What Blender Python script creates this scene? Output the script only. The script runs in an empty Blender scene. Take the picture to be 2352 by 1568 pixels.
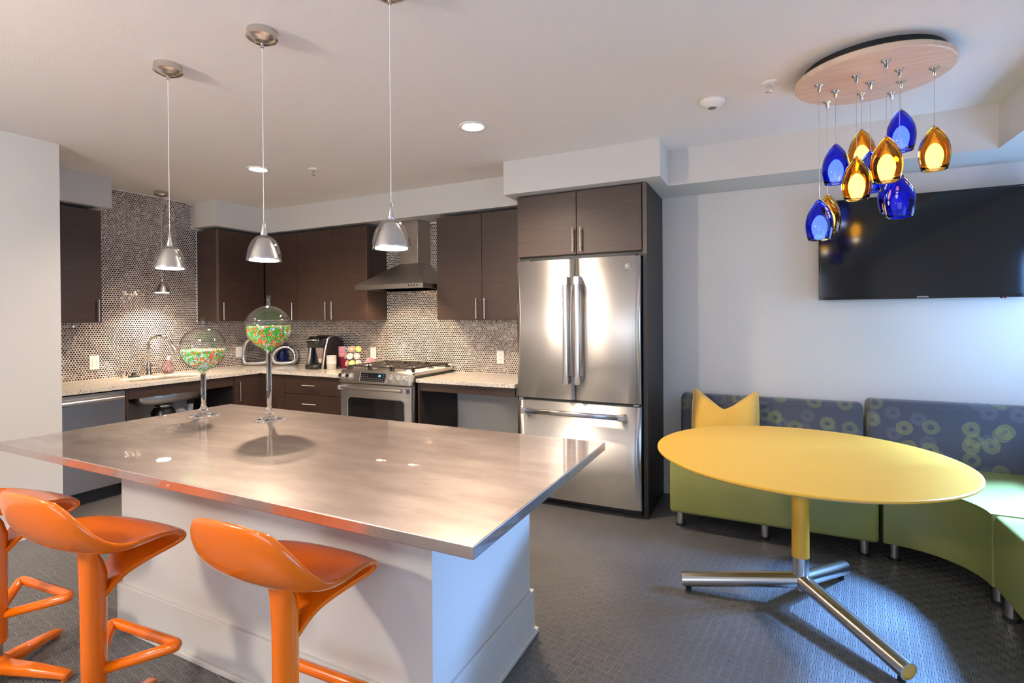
import bpy, bmesh, math, random
from mathutils import Vector, Matrix
random.seed(7)
PI = math.pi
S = bpy.context.scene
COL = S.collection

# ------------------------------------------------------------------ camera
cam_d = bpy.data.cameras.new('camera'); cam = bpy.data.objects.new('camera', cam_d); COL.objects.link(cam)
S.camera = cam
YAW, PITCH, ROLL, CAMH = -0.468307, -0.005115, -0.006911, 1.3789
cam_d.sensor_fit = 'HORIZONTAL'; cam_d.sensor_width = 36.0
cam_d.lens = 1214.516 / 2352 * 36
cam_d.shift_x = 0.0130116; cam_d.shift_y = -0.0215965
cam_d.clip_start = 0.05; cam_d.clip_end = 60
def cam_matrix():
    f = Vector((math.sin(YAW)*math.cos(PITCH), math.cos(YAW)*math.cos(PITCH), math.sin(PITCH)))
    r = Vector((math.cos(YAW), -math.sin(YAW), 0)); u = r.cross(f)
    c, s = math.cos(ROLL), math.sin(ROLL)
    R = r*c + u*s; U = -r*s + u*c
    return Matrix(((R.x, U.x, -f.x, 0), (R.y, U.y, -f.y, 0), (R.z, U.z, -f.z, CAMH), (0, 0, 0, 1)))
cam.matrix_world = cam_matrix()

# ------------------------------------------------------------------ world, exposure
S.view_settings.view_transform = 'Standard'; S.view_settings.look = 'None'
S.view_settings.gamma = 1.0; S.view_settings.use_curve_mapping = False
S.view_settings.exposure = -0.06
w = bpy.data.worlds.new('world'); S.world = w; w.use_nodes = True
bg = w.node_tree.nodes['Background']; bg.inputs[0].default_value = (0.42, 0.62, 1.0, 1); bg.inputs[1].default_value = 1.0

# ------------------------------------------------------------------ dimensions
ZC, ZS = 2.535, 2.288          # ceiling, soffit underside
LX, BY, RX, FY = -5.147, 4.25, 1.66, -3.4   # left, back, right, front wall planes
WX, WY1 = -4.159, 1.813        # side partition face and its end
KZ, KB = 0.864, 0.834          # worktop top and underside

# ------------------------------------------------------------------ lights of the room
def area(name, loc, rot, sx, sy, power, col, shape='RECTANGLE', spread=None):
    d = bpy.data.lights.new(name, 'AREA'); d.shape = shape; d.size = sx; d.size_y = sy
    d.energy = power; d.color = col
    if spread: d.spread = spread
    o = bpy.data.objects.new(name, d); COL.objects.link(o); o.location = loc; o.rotation_euler = rot
    return o
WIN_R = (3.00, 4.12, 0.95, 1.90)      # right-wall window: Y0,Y1,Z0,Z1
WIN_S = (-0.7, 1.3, 0.30, 1.50)        # unseen low window added to light the island's right face: Y0,Y1,Z0,Z1
WIN_F = (-2.6, 1.0, 0.4, 2.2)         # window in the wall behind the camera: X0,X1,Z0,Z1
area('daylight_side_window', (RX+0.16, (WIN_R[0]+WIN_R[1])/2, (WIN_R[2]+WIN_R[3])/2), (0, PI/2, 0), WIN_R[3]-WIN_R[2], WIN_R[1]-WIN_R[0], 26, (0.36, 0.60, 1.0))
area('added_low_window_light', (RX+0.16, (WIN_S[0]+WIN_S[1])/2, (WIN_S[2]+WIN_S[3])/2), (0, PI/2, 0), WIN_S[3]-WIN_S[2], WIN_S[1]-WIN_S[0], 36, (0.36, 0.60, 1.0))
def aim(o, tgt): o.rotation_euler = (Vector(tgt)-o.location).to_track_quat('-Z', 'Y').to_euler()
sky = area('bright_sky_through_side_window', (3.55, 5.15, 4.05), (0, 0, 0), .9, .9, 7800, (0.19, 0.44, 1.0)); aim(sky, (1.66, 3.56, 1.45))
sky2 = area('low_sky_through_side_window', (3.95, 4.95, 2.70), (0, 0, 0), 1.0, .7, 900, (0.22, 0.46, 1.0)); aim(sky2, (1.66, 3.5, 1.2))
area('daylight_front_window', ((WIN_F[0]+WIN_F[1])/2, FY-0.16, (WIN_F[2]+WIN_F[3])/2), (PI/2, 0, 0), WIN_F[1]-WIN_F[0], WIN_F[3]-WIN_F[2], 70, (0.93, 0.95, 1.0))

# ------------------------------------------------------------------ materials
MATS = {}
def mat(name, base=(.8,.8,.8), rough=.5, metal=0.0, spec=None, trans=0.0, ior=None, coat=0.0, coat_r=.03, emit=None, estr=0.0, aniso=0.0, alpha=None, sheen=0.0):
    m = bpy.data.materials.new(name); m.use_nodes = True
    p = m.node_tree.nodes['Principled BSDF']
    p.inputs['Base Color'].default_value = (*base, 1); p.inputs['Roughness'].default_value = rough
    p.inputs['Metallic'].default_value = metal; p.inputs['Transmission Weight'].default_value = trans
    if ior: p.inputs['IOR'].default_value = ior
    if spec is not None: p.inputs['Specular IOR Level'].default_value = spec
    p.inputs['Coat Weight'].default_value = coat; p.inputs['Coat Roughness'].default_value = coat_r
    p.inputs['Sheen Weight'].default_value = sheen
    if emit: p.inputs['Emission Color'].default_value = (*emit, 1); p.inputs['Emission Strength'].default_value = estr
    if aniso:
        p.inputs['Anisotropic'].default_value = aniso
        t = m.node_tree.nodes.new('ShaderNodeTangent'); t.direction_type = 'RADIAL'; t.axis = 'X'
        m.node_tree.links.new(t.outputs[0], p.inputs['Tangent'])
    MATS[name] = m
    return m
class NB:                                     # node helper
    def __init__(s, m): s.t = m.node_tree; s.p = s.t.nodes['Principled BSDF']
    def n(s, typ, **kw):
        o = s.t.nodes.new(typ)
        for k, v in kw.items(): setattr(o, k, v)
        return o
    def l(s, a, b): s.t.links.new(a, b)
    def coord(s, kind='Object', scale=(1,1,1), rot=(0,0,0)):
        c = s.n('ShaderNodeTexCoord'); mp = s.n('ShaderNodeMapping')
        mp.inputs['Scale'].default_value = scale; mp.inputs['Rotation'].default_value = rot
        s.l(c.outputs[kind], mp.inputs[0]); return mp.outputs[0]
    def noise(s, vec, scale=5, detail=3, rough=.5):
        o = s.n('ShaderNodeTexNoise'); o.inputs['Scale'].default_value = scale; o.inputs['Detail'].default_value = detail
        o.inputs['Roughness'].default_value = rough; s.l(vec, o.inputs['Vector']); return o.outputs['Fac']
    def ramp(s, fac, stops):
        o = s.n('ShaderNodeValToRGB'); e = o.color_ramp.elements
        while len(e) < len(stops): e.new(.5)
        for i, (p_, c) in enumerate(stops): e[i].position = p_; e[i].color = (*c, 1) if len(c) == 3 else c
        s.l(fac, o.inputs[0]); return o.outputs[0]
    def math(s, op, a, b=None, c=None):
        o = s.n('ShaderNodeMath', operation=op)
        for i, v in enumerate((a, b, c)):
            if v is None: continue
            if isinstance(v, (int, float)): o.inputs[i].default_value = v
            else: s.l(v, o.inputs[i])
        return o.outputs[0]
    def mixc(s, fac, a, b):
        o = s.n('ShaderNodeMix', data_type='RGBA')
        for i, v in ((0, fac), (6, a), (7, b)):
            if isinstance(v, (int, float)): o.inputs[i].default_value = v
            elif isinstance(v, tuple): o.inputs[i].default_value = (*v, 1)
            else: s.l(v, o.inputs[i])
        return o.outputs[2]
    def bump(s, h, strength=.2, dist=.01):
        o = s.n('ShaderNodeBump'); o.inputs['Strength'].default_value = strength; o.inputs['Distance'].default_value = dist
        s.l(h, o.inputs['Height']); s.l(o.outputs[0], s.p.inputs['Normal'])
    def base(s, c): s.l(c, s.p.inputs['Base Color'])
    def rough(s, c): s.l(c, s.p.inputs['Roughness'])

def build_materials():
    m = mat('wall_paint', (.60,.595,.58), .6); b = NB(m); b.bump(b.noise(b.coord(), 260, 2), .08, .002)
    m = mat('ceiling_paint', (.80,.77,.75), .8); b = NB(m); b.bump(b.noise(b.coord(), 170, 3), .22, .004)
    mat('trim_white', (.60,.59,.565), .4)
    m = mat('wenge', (.06,.035,.025), .38); b = NB(m)
    v = b.coord(scale=(5, 5, 300)); n1 = b.noise(v, 1.0, 5, .65)
    v2 = b.coord(scale=(.8, .8, 30)); n2 = b.noise(v2, 1.0, 3)
    c = b.ramp(n1, [(.30,(.028,.0150,.0105)),(.52,(.050,.0275,.0192)),(.72,(.084,.049,.0345))])
    b.base(b.mixc(b.math('MULTIPLY', n2, .55), c, (.036,.022,.017))); b.bump(n1, .12, .002)
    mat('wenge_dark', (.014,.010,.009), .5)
    m = mat('wenge_edge', (.10,.075,.06), .45)
    mat('steel', (.76,.74,.71), .33, 1.0, aniso=.95)
    mat('steel_dark', (.44,.405,.37), .30, 1.0)
    m = mat('nickel', (.62,.58,.53), .22, 1.0); b = NB(m); n = b.noise(b.coord(scale=(40,40,2)), 4, 2); b.rough(b.math('MULTIPLY_ADD', n, .12, .16))
    m = mat('aluminium', (.72,.71,.70), .30, 1.0)
    mat('tube_steel', (.66,.64,.62), .22, 1.0)
    mat('chrome', (.80,.79,.78), .05, 1.0)
    mat('black_gloss', (.008,.008,.009), .06)
    mat('black_plastic', (.015,.015,.016), .35)
    mat('rubber_black', (.01,.01,.01), .7)
    mat('cast_iron', (.022,.019,.017), .55)
    mat('grey_plastic', (.20,.20,.20), .5)
    mat('white_plastic', (.80,.78,.75), .35)
    mat('screen_glass', (.006,.007,.009), .09, spec=.5)
    # penny tiles and grout
    m = mat('penny_tile', (.2,.15,.12), .16, 1.0); b = NB(m)
    gi = b.n('ShaderNodeNewGeometry')
    b.base(b.ramp(gi.outputs['Random Per Island'], [(0,(.15,.105,.082)),(.50,(.26,.19,.155)),(.82,(.40,.32,.28)),(1,(.62,.56,.52))]))
    m = mat('grout', (.78,.74,.69), .7); b = NB(m); b.base(b.ramp(b.noise(b.coord(), 90, 2), [(.3,(.72,.68,.63)),(.7,(.84,.80,.75))]))
    # quartz worktop
    m = mat('quartz', (.6,.55,.48), .12); b = NB(m); v = b.coord()
    vo = b.n('ShaderNodeTexVoronoi'); vo.inputs['Scale'].default_value = 170; b.l(v, vo.inputs['Vector'])
    sep = b.n('ShaderNodeSeparateColor'); b.l(vo.outputs['Color'], sep.inputs[0])
    sp = b.ramp(sep.outputs[0], [(0,(.10,.085,.07)),(.07,(.16,.13,.10)),(.10,(.56,.51,.44)),(.6,(.64,.59,.52)),(.9,(.74,.70,.64)),(1,(.80,.77,.72))])
    n = b.noise(v, 30, 3); b.base(b.mixc(b.math('MULTIPLY', n, .35), sp, (.62,.57,.50)))
    # island top: clouded metal under a clear coat
    m = mat('island_metal', (.5,.46,.44), .36, 1.0, coat=1.0, coat_r=.02); b = NB(m); v = b.coord(scale=(.8,2.2,1))
    n = b.noise(v, 4.2, 6, .6); b.p.inputs['Coat IOR'].default_value = 1.9; g = b.noise(b.coord(scale=(1,1,1)), 420, 2)
    c = b.ramp(n, [(.30,(.44,.37,.345)),(.5,(.54,.46,.43)),(.70,(.66,.575,.54))])
    b.base(c); b.rough(b.math('MULTIPLY_ADD', g, .16, .30))
    # rubber floor: groups of ridges in alternating direction
    m = mat('rubber_floor', (.125,.122,.124), .36); b = NB(m); v = b.coord(scale=(1/.036, 1/.036, 1), rot=(0,0,math.radians(8)))
    sx = b.n('ShaderNodeSeparateXYZ'); b.l(v, sx.inputs[0]); u_, v_ = sx.outputs[0], sx.outputs[1]
    fx, fy = b.math('FRACT', u_), b.math('FRACT', v_)
    ck = b.math('MODULO', b.math('ABSOLUTE', b.math('ADD', b.math('FLOOR', u_), b.math('FLOOR', v_))), 2.0)
    ck = b.math('GREATER_THAN', ck, .5)
    d = b.math('SUBTRACT', fy, fx)
    al = b.math('MULTIPLY_ADD', ck, d, fx); ac = b.math('SUBTRACT', b.math('ADD', fx, fy), al)
    rid = b.math('MAXIMUM', b.math('SINE', b.math('MULTIPLY', b.math('MULTIPLY_ADD', ac, 1.0, -.0625), 8*PI)), 0.0)
    msk = b.math('MINIMUM', b.math('MULTIPLY', b.math('SUBTRACT', .42, b.math('ABSOLUTE', b.math('SUBTRACT', al, .5))), 9.0), 1.0)
    msk = b.math('MAXIMUM', msk, 0.0)
    h = b.math('MULTIPLY', rid, msk); b.bump(h, 1.0, .004)
    n = b.noise(b.coord(), 2.5, 3); b.base(b.ramp(n, [(.3,(.108,.105,.106)),(.7,(.140,.136,.136))]))
    # plastics, leather, fabric
    mat('orange_plastic', (.78,.158,.003), .16, coat=.4)
    mat('yellow_lacquer', (.68,.375,.036), .42)
    m = mat('green_leather', (.23,.235,.062), .42); b = NB(m); b.bump(b.noise(b.coord(), 420, 2), .15, .001)
    b.base(b.ramp(b.noise(b.coord(), 3, 2), [(.3,(.215,.22,.058)),(.7,(.255,.26,.07))]))
    m = mat('yellow_velvet', (.74,.44,.06), .75, sheen=.5); b = NB(m); b.base(b.ramp(b.noise(b.coord(), 4, 2), [(.3,(.70,.39,.04)),(.7,(.78,.50,.10))]))
    m = mat('ring_fabric', (.06,.07,.10), .8, sheen=.2); b = NB(m)
    def rings(scale, off, rmin, rmax, freq, thr):
        uv = b.coord('UV', scale=(1,1,1)); mv = b.n('ShaderNodeVectorMath', operation='ADD'); b.l(uv, mv.inputs[0]); mv.inputs[1].default_value = off
        wob = b.n('ShaderNodeTexNoise'); wob.inputs['Scale'].default_value = 28; b.l(uv, wob.inputs['Vector'])
        vo = b.n('ShaderNodeTexVoronoi', voronoi_dimensions='2D'); vo.inputs['Scale'].default_value = scale; vo.inputs['Randomness'].default_value = .62
        b.l(mv.outputs[0], vo.inputs['Vector'])
        dd = b.math('MULTIPLY_ADD', b.math('SUBTRACT', wob.outputs['Fac'], .5), .10, vo.outputs['Distance'])
        band = b.math('MULTIPLY', b.math('GREATER_THAN', dd, rmin), b.math('LESS_THAN', dd, rmax))
        lines = b.math('GREATER_THAN', b.math('SINE', b.math('MULTIPLY', dd, freq)), .05)
        sc = b.n('ShaderNodeSeparateColor'); b.l(vo.outputs['Color'], sc.inputs[0])
        return b.math('MULTIPLY', b.math('MULTIPLY', band, lines), b.math('GREATER_THAN', sc.outputs[0], thr))
    g1 = rings(6.6, (0.3, 0.1, 0), .085, .29, 210, .25); g2 = rings(6.2, (1.37, 2.61, 0), .10, .28, 225, .40)
    gw = rings(7.0, (5.1, 3.3, 0), .09, .29, 200, .35)
    weave = b.noise(b.coord('UV', scale=(1,1,1)), 500, 2)
    basec = b.ramp(weave, [(.3,(.045,.053,.078)),(.7,(.062,.070,.098))])
    c = b.mixc(b.math('MULTIPLY', gw, .22), basec, (.30,.31,.36))
    c = b.mixc(b.math('MULTIPLY', g2, .60), c, (.25,.27,.085)); c = b.mixc(b.math('MULTIPLY', g1, .70), c, (.26,.28,.08)); b.base(c)
    m = mat('maple', (.60,.42,.30), .45); b = NB(m); n = b.noise(b.coord(scale=(3,26,1)), 1.5, 4)
    b.base(b.ramp(n, [(.3,(.64,.47,.35)),(.7,(.76,.59,.46))]))
    # glass
    mat('clear_glass', (1,1,1), 0.0, trans=1.0, ior=1.45)
    m = bpy.data.materials.new('thin_glass'); m.use_nodes = True; MATS['thin_glass'] = m
    t = m.node_tree; t.nodes.clear(); o = t.nodes.new('ShaderNodeOutputMaterial'); mx = t.nodes.new('ShaderNodeMixShader'); lw = t.nodes.new('ShaderNodeLayerWeight'); lw.inputs['Blend'].default_value = .5; pw = t.nodes.new('ShaderNodeMath'); pw.operation = 'POWER'; pw.inputs[1].default_value = 4.0; fr = t.nodes.new('ShaderNodeMath'); fr.operation = 'MULTIPLY_ADD'; fr.inputs[1].default_value = .85; fr.inputs[2].default_value = .06; t.links.new(lw.outputs['Facing'], pw.inputs[0]); t.links.new(pw.outputs[0], fr.inputs[0])
    a = t.nodes.new('ShaderNodeBsdfTransparent'); a.inputs[0].default_value = (.965,.97,.97,1); g = t.nodes.new('ShaderNodeBsdfGlossy'); g.inputs['Roughness'].default_value = 0.0
    t.links.new(fr.outputs[0], mx.inputs[0]); t.links.new(a.outputs[0], mx.inputs[1]); t.links.new(g.outputs[0], mx.inputs[2]); t.links.new(mx.outputs[0], o.inputs[0])
    mat('amber_glass', (.86,.42,.03), .02, trans=1.0, ior=1.35)
    mat('blue_glass', (.045,.085,.90), .02, trans=1.0, ior=1.35)
    mat('blue_solid_glass', (.01,.015,.12), .08)
    m = bpy.data.materials.new('window_glass'); m.use_nodes = True; MATS['window_glass'] = m
    t = m.node_tree; t.nodes.clear(); o = t.nodes.new('ShaderNodeOutputMaterial'); mx = t.nodes.new('ShaderNodeMixShader')
    a = t.nodes.new('ShaderNodeBsdfTransparent'); g = t.nodes.new('ShaderNodeBsdfGlossy'); g.inputs['Roughness'].default_value = 0.02
    mx.inputs[0].default_value = .07; t.links.new(a.outputs[0], mx.inputs[1]); t.links.new(g.outputs[0], mx.inputs[2]); t.links.new(mx.outputs[0], o.inputs[0])
    # light-giving surfaces
    mat('lamp_warm', (1,.9,.8), .5, emit=(1.0,.88,.74), estr=24)
    mat('lamp_downlight', (1,.9,.8), .5, emit=(1.0,.84,.68), estr=22)
    mat('lamp_hood', (1,.9,.8), .5, emit=(1.0,.72,.42), estr=26)
    mat('diffuser_lit', (1,1,1), .5, emit=(1.0,.92,.72), estr=22.0)
    mat('diffuser_blue_lit', (1,1,1), .5, emit=(.80,.84,1.0), estr=5.0)
    mat('diffuser_unlit', (.75,.78,.9), .4)
    mat('added_globe_glow', (1,.95,.9), .5, emit=(1.0,.86,.72), estr=360)  # glow for the globe of the added lamp behind the viewer
    mat('blue_digits', (0,.1,.3), .5, emit=(.10,.55,1.0), estr=5)
    mat('red_led', (.4,0,0), .5, emit=(1,.02,.04), estr=2)
    for nm, c in dict(candy_green=(.06,.60,.02), candy_orange=(.95,.23,.0), candy_white=(.74,.88,.84), candy_mint=(.28,.75,.30)).items(): mat(nm, c, .22)
    mat('cup_pink', (.72,.36,.44), .35); mat('cup_magenta', (.30,.018,.07), .3); mat('cup_white', (.88,.86,.83), .5)
    mat('packet_pink', (.85,.35,.42), .5); mat('soap_pink', (.80,.55,.60), .05, trans=.85)
    for nm, c in dict(foil_blue=(.02,.05,.22), foil_orange=(.62,.16,.03), foil_green=(.38,.52,.03), foil_white=(.72,.70,.68), foil_tan=(.45,.38,.22), foil_pink=(.70,.28,.24)).items(): mat(nm, c, .3)
    mat('pod_cup', (.70,.69,.67), .45); mat('sink_pvc', (.55,.56,.60), .4)
    mat('panel_text', (.30,.30,.30), .5); mat('logo_silver', (.75,.75,.76), .4)
build_materials()
M = MATS

# ------------------------------------------------------------------ mesh helpers
def nbm(): return bmesh.new()
def box(bm, x0, x1, y0, y1, z0, z1, bev=0.0, seg=2, mi=0):
    r = bmesh.ops.create_cube(bm, size=1.0); vs = r['verts']
    for v in vs: v.co = Vector(((x0+x1)/2 + v.co.x*(x1-x0), (y0+y1)/2 + v.co.y*(y1-y0), (z0+z1)/2 + v.co.z*(z1-z0)))
    fs = set(f for v in vs for f in v.link_faces)
    for f in fs: f.material_index = mi
    if bev > 0:
        es = list(set(e for v in vs for e in v.link_edges))
        bmesh.ops.bevel(bm, geom=es, offset=bev, segments=seg, profile=.5, affect='EDGES')
    return bm
def ring_pts(c, ax, r, n, ref=None, sx=1.0, sy=1.0):
    ax = Vector(ax).normalized()
    if ref is None: ref = Vector((0,0,1)) if abs(ax.z) < .9 else Vector((1,0,0))
    a = (ref - ax*ref.dot(ax)).normalized(); b_ = ax.cross(a)
    return [Vector(c) + a*(math.cos(2*PI*i/n)*r*sx) + b_*(math.sin(2*PI*i/n)*r*sy) for i in range(n)]
def loft(bm, rings, close=True, caps=(True, True), mi=0, smooth=True):
    R = [[bm.verts.new(p) for p in ring] for ring in rings]; n = len(R[0])
    for a, b_ in zip(R, R[1:]):
        for i in range(n if close else n-1):
            f = bm.faces.new((a[i], a[(i+1) % n], b_[(i+1) % n], b_[i])); f.smooth = smooth; f.material_index = mi
    if caps[0]: f = bm.faces.new(list(reversed(R[0]))); f.material_index = mi
    if caps[1]: f = bm.faces.new(R[-1]); f.material_index = mi
    return R
def cyl(bm, p0, p1, r0, r1=None, n=20, mi=0, caps=(True, True)):
    p0, p1 = Vector(p0), Vector(p1); r1 = r0 if r1 is None else r1; ax = p1-p0
    a, b_ = ring_pts(p0, ax, r0, n), ring_pts(p1, ax, r1, n)
    loft(bm, [a, b_], caps=(False, False), mi=mi)
    if caps[0]: bm.faces.new([bm.verts.new(p) for p in reversed(a)]).material_index = mi
    if caps[1]: bm.faces.new([bm.verts.new(p) for p in b_]).material_index = mi
    return bm
def tube(bm, pts, r, n=12, mi=0, closed=False):
    pts = [Vector(p) for p in pts]; rings = []; N = len(pts)
    rs = r if isinstance(r, (list, tuple)) else [r]*N
    prev = None
    for i, p in enumerate(pts):
        if closed: t = pts[(i+1) % N]-pts[i-1]
        else: t = (pts[min(i+1, N-1)]-pts[max(i-1, 0)])
        t.normalize()
        if prev is None: ref = Vector((0,0,1)) if abs(t.z) < .9 else Vector((1,0,0))
        else: ref = prev
        a = (ref-t*ref.dot(t)).normalized(); prev = a; b_ = t.cross(a)
        rings.append([p+a*(math.cos(2*PI*k/n)*rs[i])+b_*(math.sin(2*PI*k/n)*rs[i]) for k in range(n)])
    if closed: rings.append(rings[0][:]); loft(bm, rings, caps=(False, False), mi=mi); bmesh.ops.remove_doubles(bm, verts=bm.verts, dist=1e-6)
    else: loft(bm, rings, mi=mi)
    return bm
def lathe(bm, prof, c=(0,0,0), n=32, mi=0, smooth=True, sx=1.0, sy=1.0):
    """prof: list of (r,z); r=0 ends close to a point."""
    c = Vector(c); prev = None
    for r, z in prof:
        if r <= 1e-6: cur = [bm.verts.new(c+Vector((0,0,z)))]
        else: cur = [bm.verts.new(c+Vector((r*sx*math.cos(2*PI*i/n), r*sy*math.sin(2*PI*i/n), z))) for i in range(n)]
        if prev is not None:
            for i in range(n):
                j = (i+1) % n
                if len(prev) == 1 and len(cur) == 1: break
                if len(prev) == 1: f = bm.faces.new((prev[0], cur[j], cur[i]))
                elif len(cur) == 1: f = bm.faces.new((prev[i], prev[j], cur[0]))
                else: f = bm.faces.new((prev[i], prev[j], cur[j], cur[i]))
                f.smooth = smooth; f.material_index = mi
        prev = cur
    return bm
def prism(bm, poly, z0, z1, mi=0):
    a = [bm.verts.new((x, y, z0)) for x, y in poly]; b_ = [bm.verts.new((x, y, z1)) for x, y in poly]; n = len(poly)
    bm.faces.new(list(reversed(a))).material_index = mi; bm.faces.new(b_).material_index = mi
    for i in range(n): bm.faces.new((a[i], a[(i+1) % n], b_[(i+1) % n], b_[i])).material_index = mi
    return bm
def rrect(x0, x1, y0, y1, r, n=6):
    pts = []
    for cx, cy, a0 in ((x1-r, y0+r, -PI/2), (x1-r, y1-r, 0), (x0+r, y1-r, PI/2), (x0+r, y0+r, PI)):
        for i in range(n+1): a = a0+PI/2*i/n; pts.append((cx+r*math.cos(a), cy+r*math.sin(a)))
    return pts
def obj(name, bm, m, parent=None, smooth=None, recalc=True):
    if recalc: bmesh.ops.recalc_face_normals(bm, faces=bm.faces)
    if parent is not None:
        o0 = parent
        off = Vector((0,0,0))
        while o0 is not None: off += o0.location; o0 = o0.parent
        if not parent.get('_local'):
            for v in bm.verts: v.co -= off
    me = bpy.data.meshes.new(name); bm.to_mesh(me); bm.free()
    if smooth is not None:
        for p in me.polygons: p.use_smooth = smooth
    for x in (m if isinstance(m, (list, tuple)) else [m]): me.materials.append(M[x] if isinstance(x, str) else x)
    o = bpy.data.objects.new(name, me); COL.objects.link(o)
    if parent is not None: o.parent = parent
    return o
def tag(o, label=None, cat=None, group=None, kind=None):
    if label: o['label'] = label
    if cat: o['category'] = cat
    if group: o['group'] = group
    if kind: o['kind'] = kind
    return o
def thing(name, label, cat, loc=(0,0,0), group=None):
    o = bpy.data.objects.new(name, None); COL.objects.link(o); o.location = loc; o.empty_display_size = .05
    return tag(o, label, cat, group)
def struct(name, bm, m): return tag(obj(name, bm, m), kind='structure')
def copy_tree(o, parent=None):
    c = o.copy(); COL.objects.link(c); c.parent = parent
    for ch in o.children: copy_tree(ch, c)
    return c
def bxo(name, m, parent, *a, bev=0.002, **k): return obj(name, box(nbm(), *a, bev=bev, **k), m, parent)
def text_mesh(name, s, size, m, parent, loc, rot, extrude=.0004, align='CENTER'):
    cu = bpy.data.curves.new(name, 'FONT'); cu.body = s; cu.size = size; cu.extrude = extrude; cu.align_x = align; cu.align_y = 'CENTER'
    t = bpy.data.objects.new(name+'_tmp', cu); COL.objects.link(t)
    bpy.context.view_layer.update()
    me = bpy.data.meshes.new_from_object(t.evaluated_get(bpy.context.evaluated_depsgraph_get()))
    bpy.data.objects.remove(t); bpy.data.curves.remove(cu)
    me.materials.clear(); me.materials.append(M[m])
    o = bpy.data.objects.new(name, me); COL.objects.link(o); o.parent = parent
    off = Vector((0,0,0)); p = parent
    while p is not None: off += p.location; p = p.parent
    o.location = Vector(loc)-off; o.rotation_euler = rot
    return o

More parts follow.
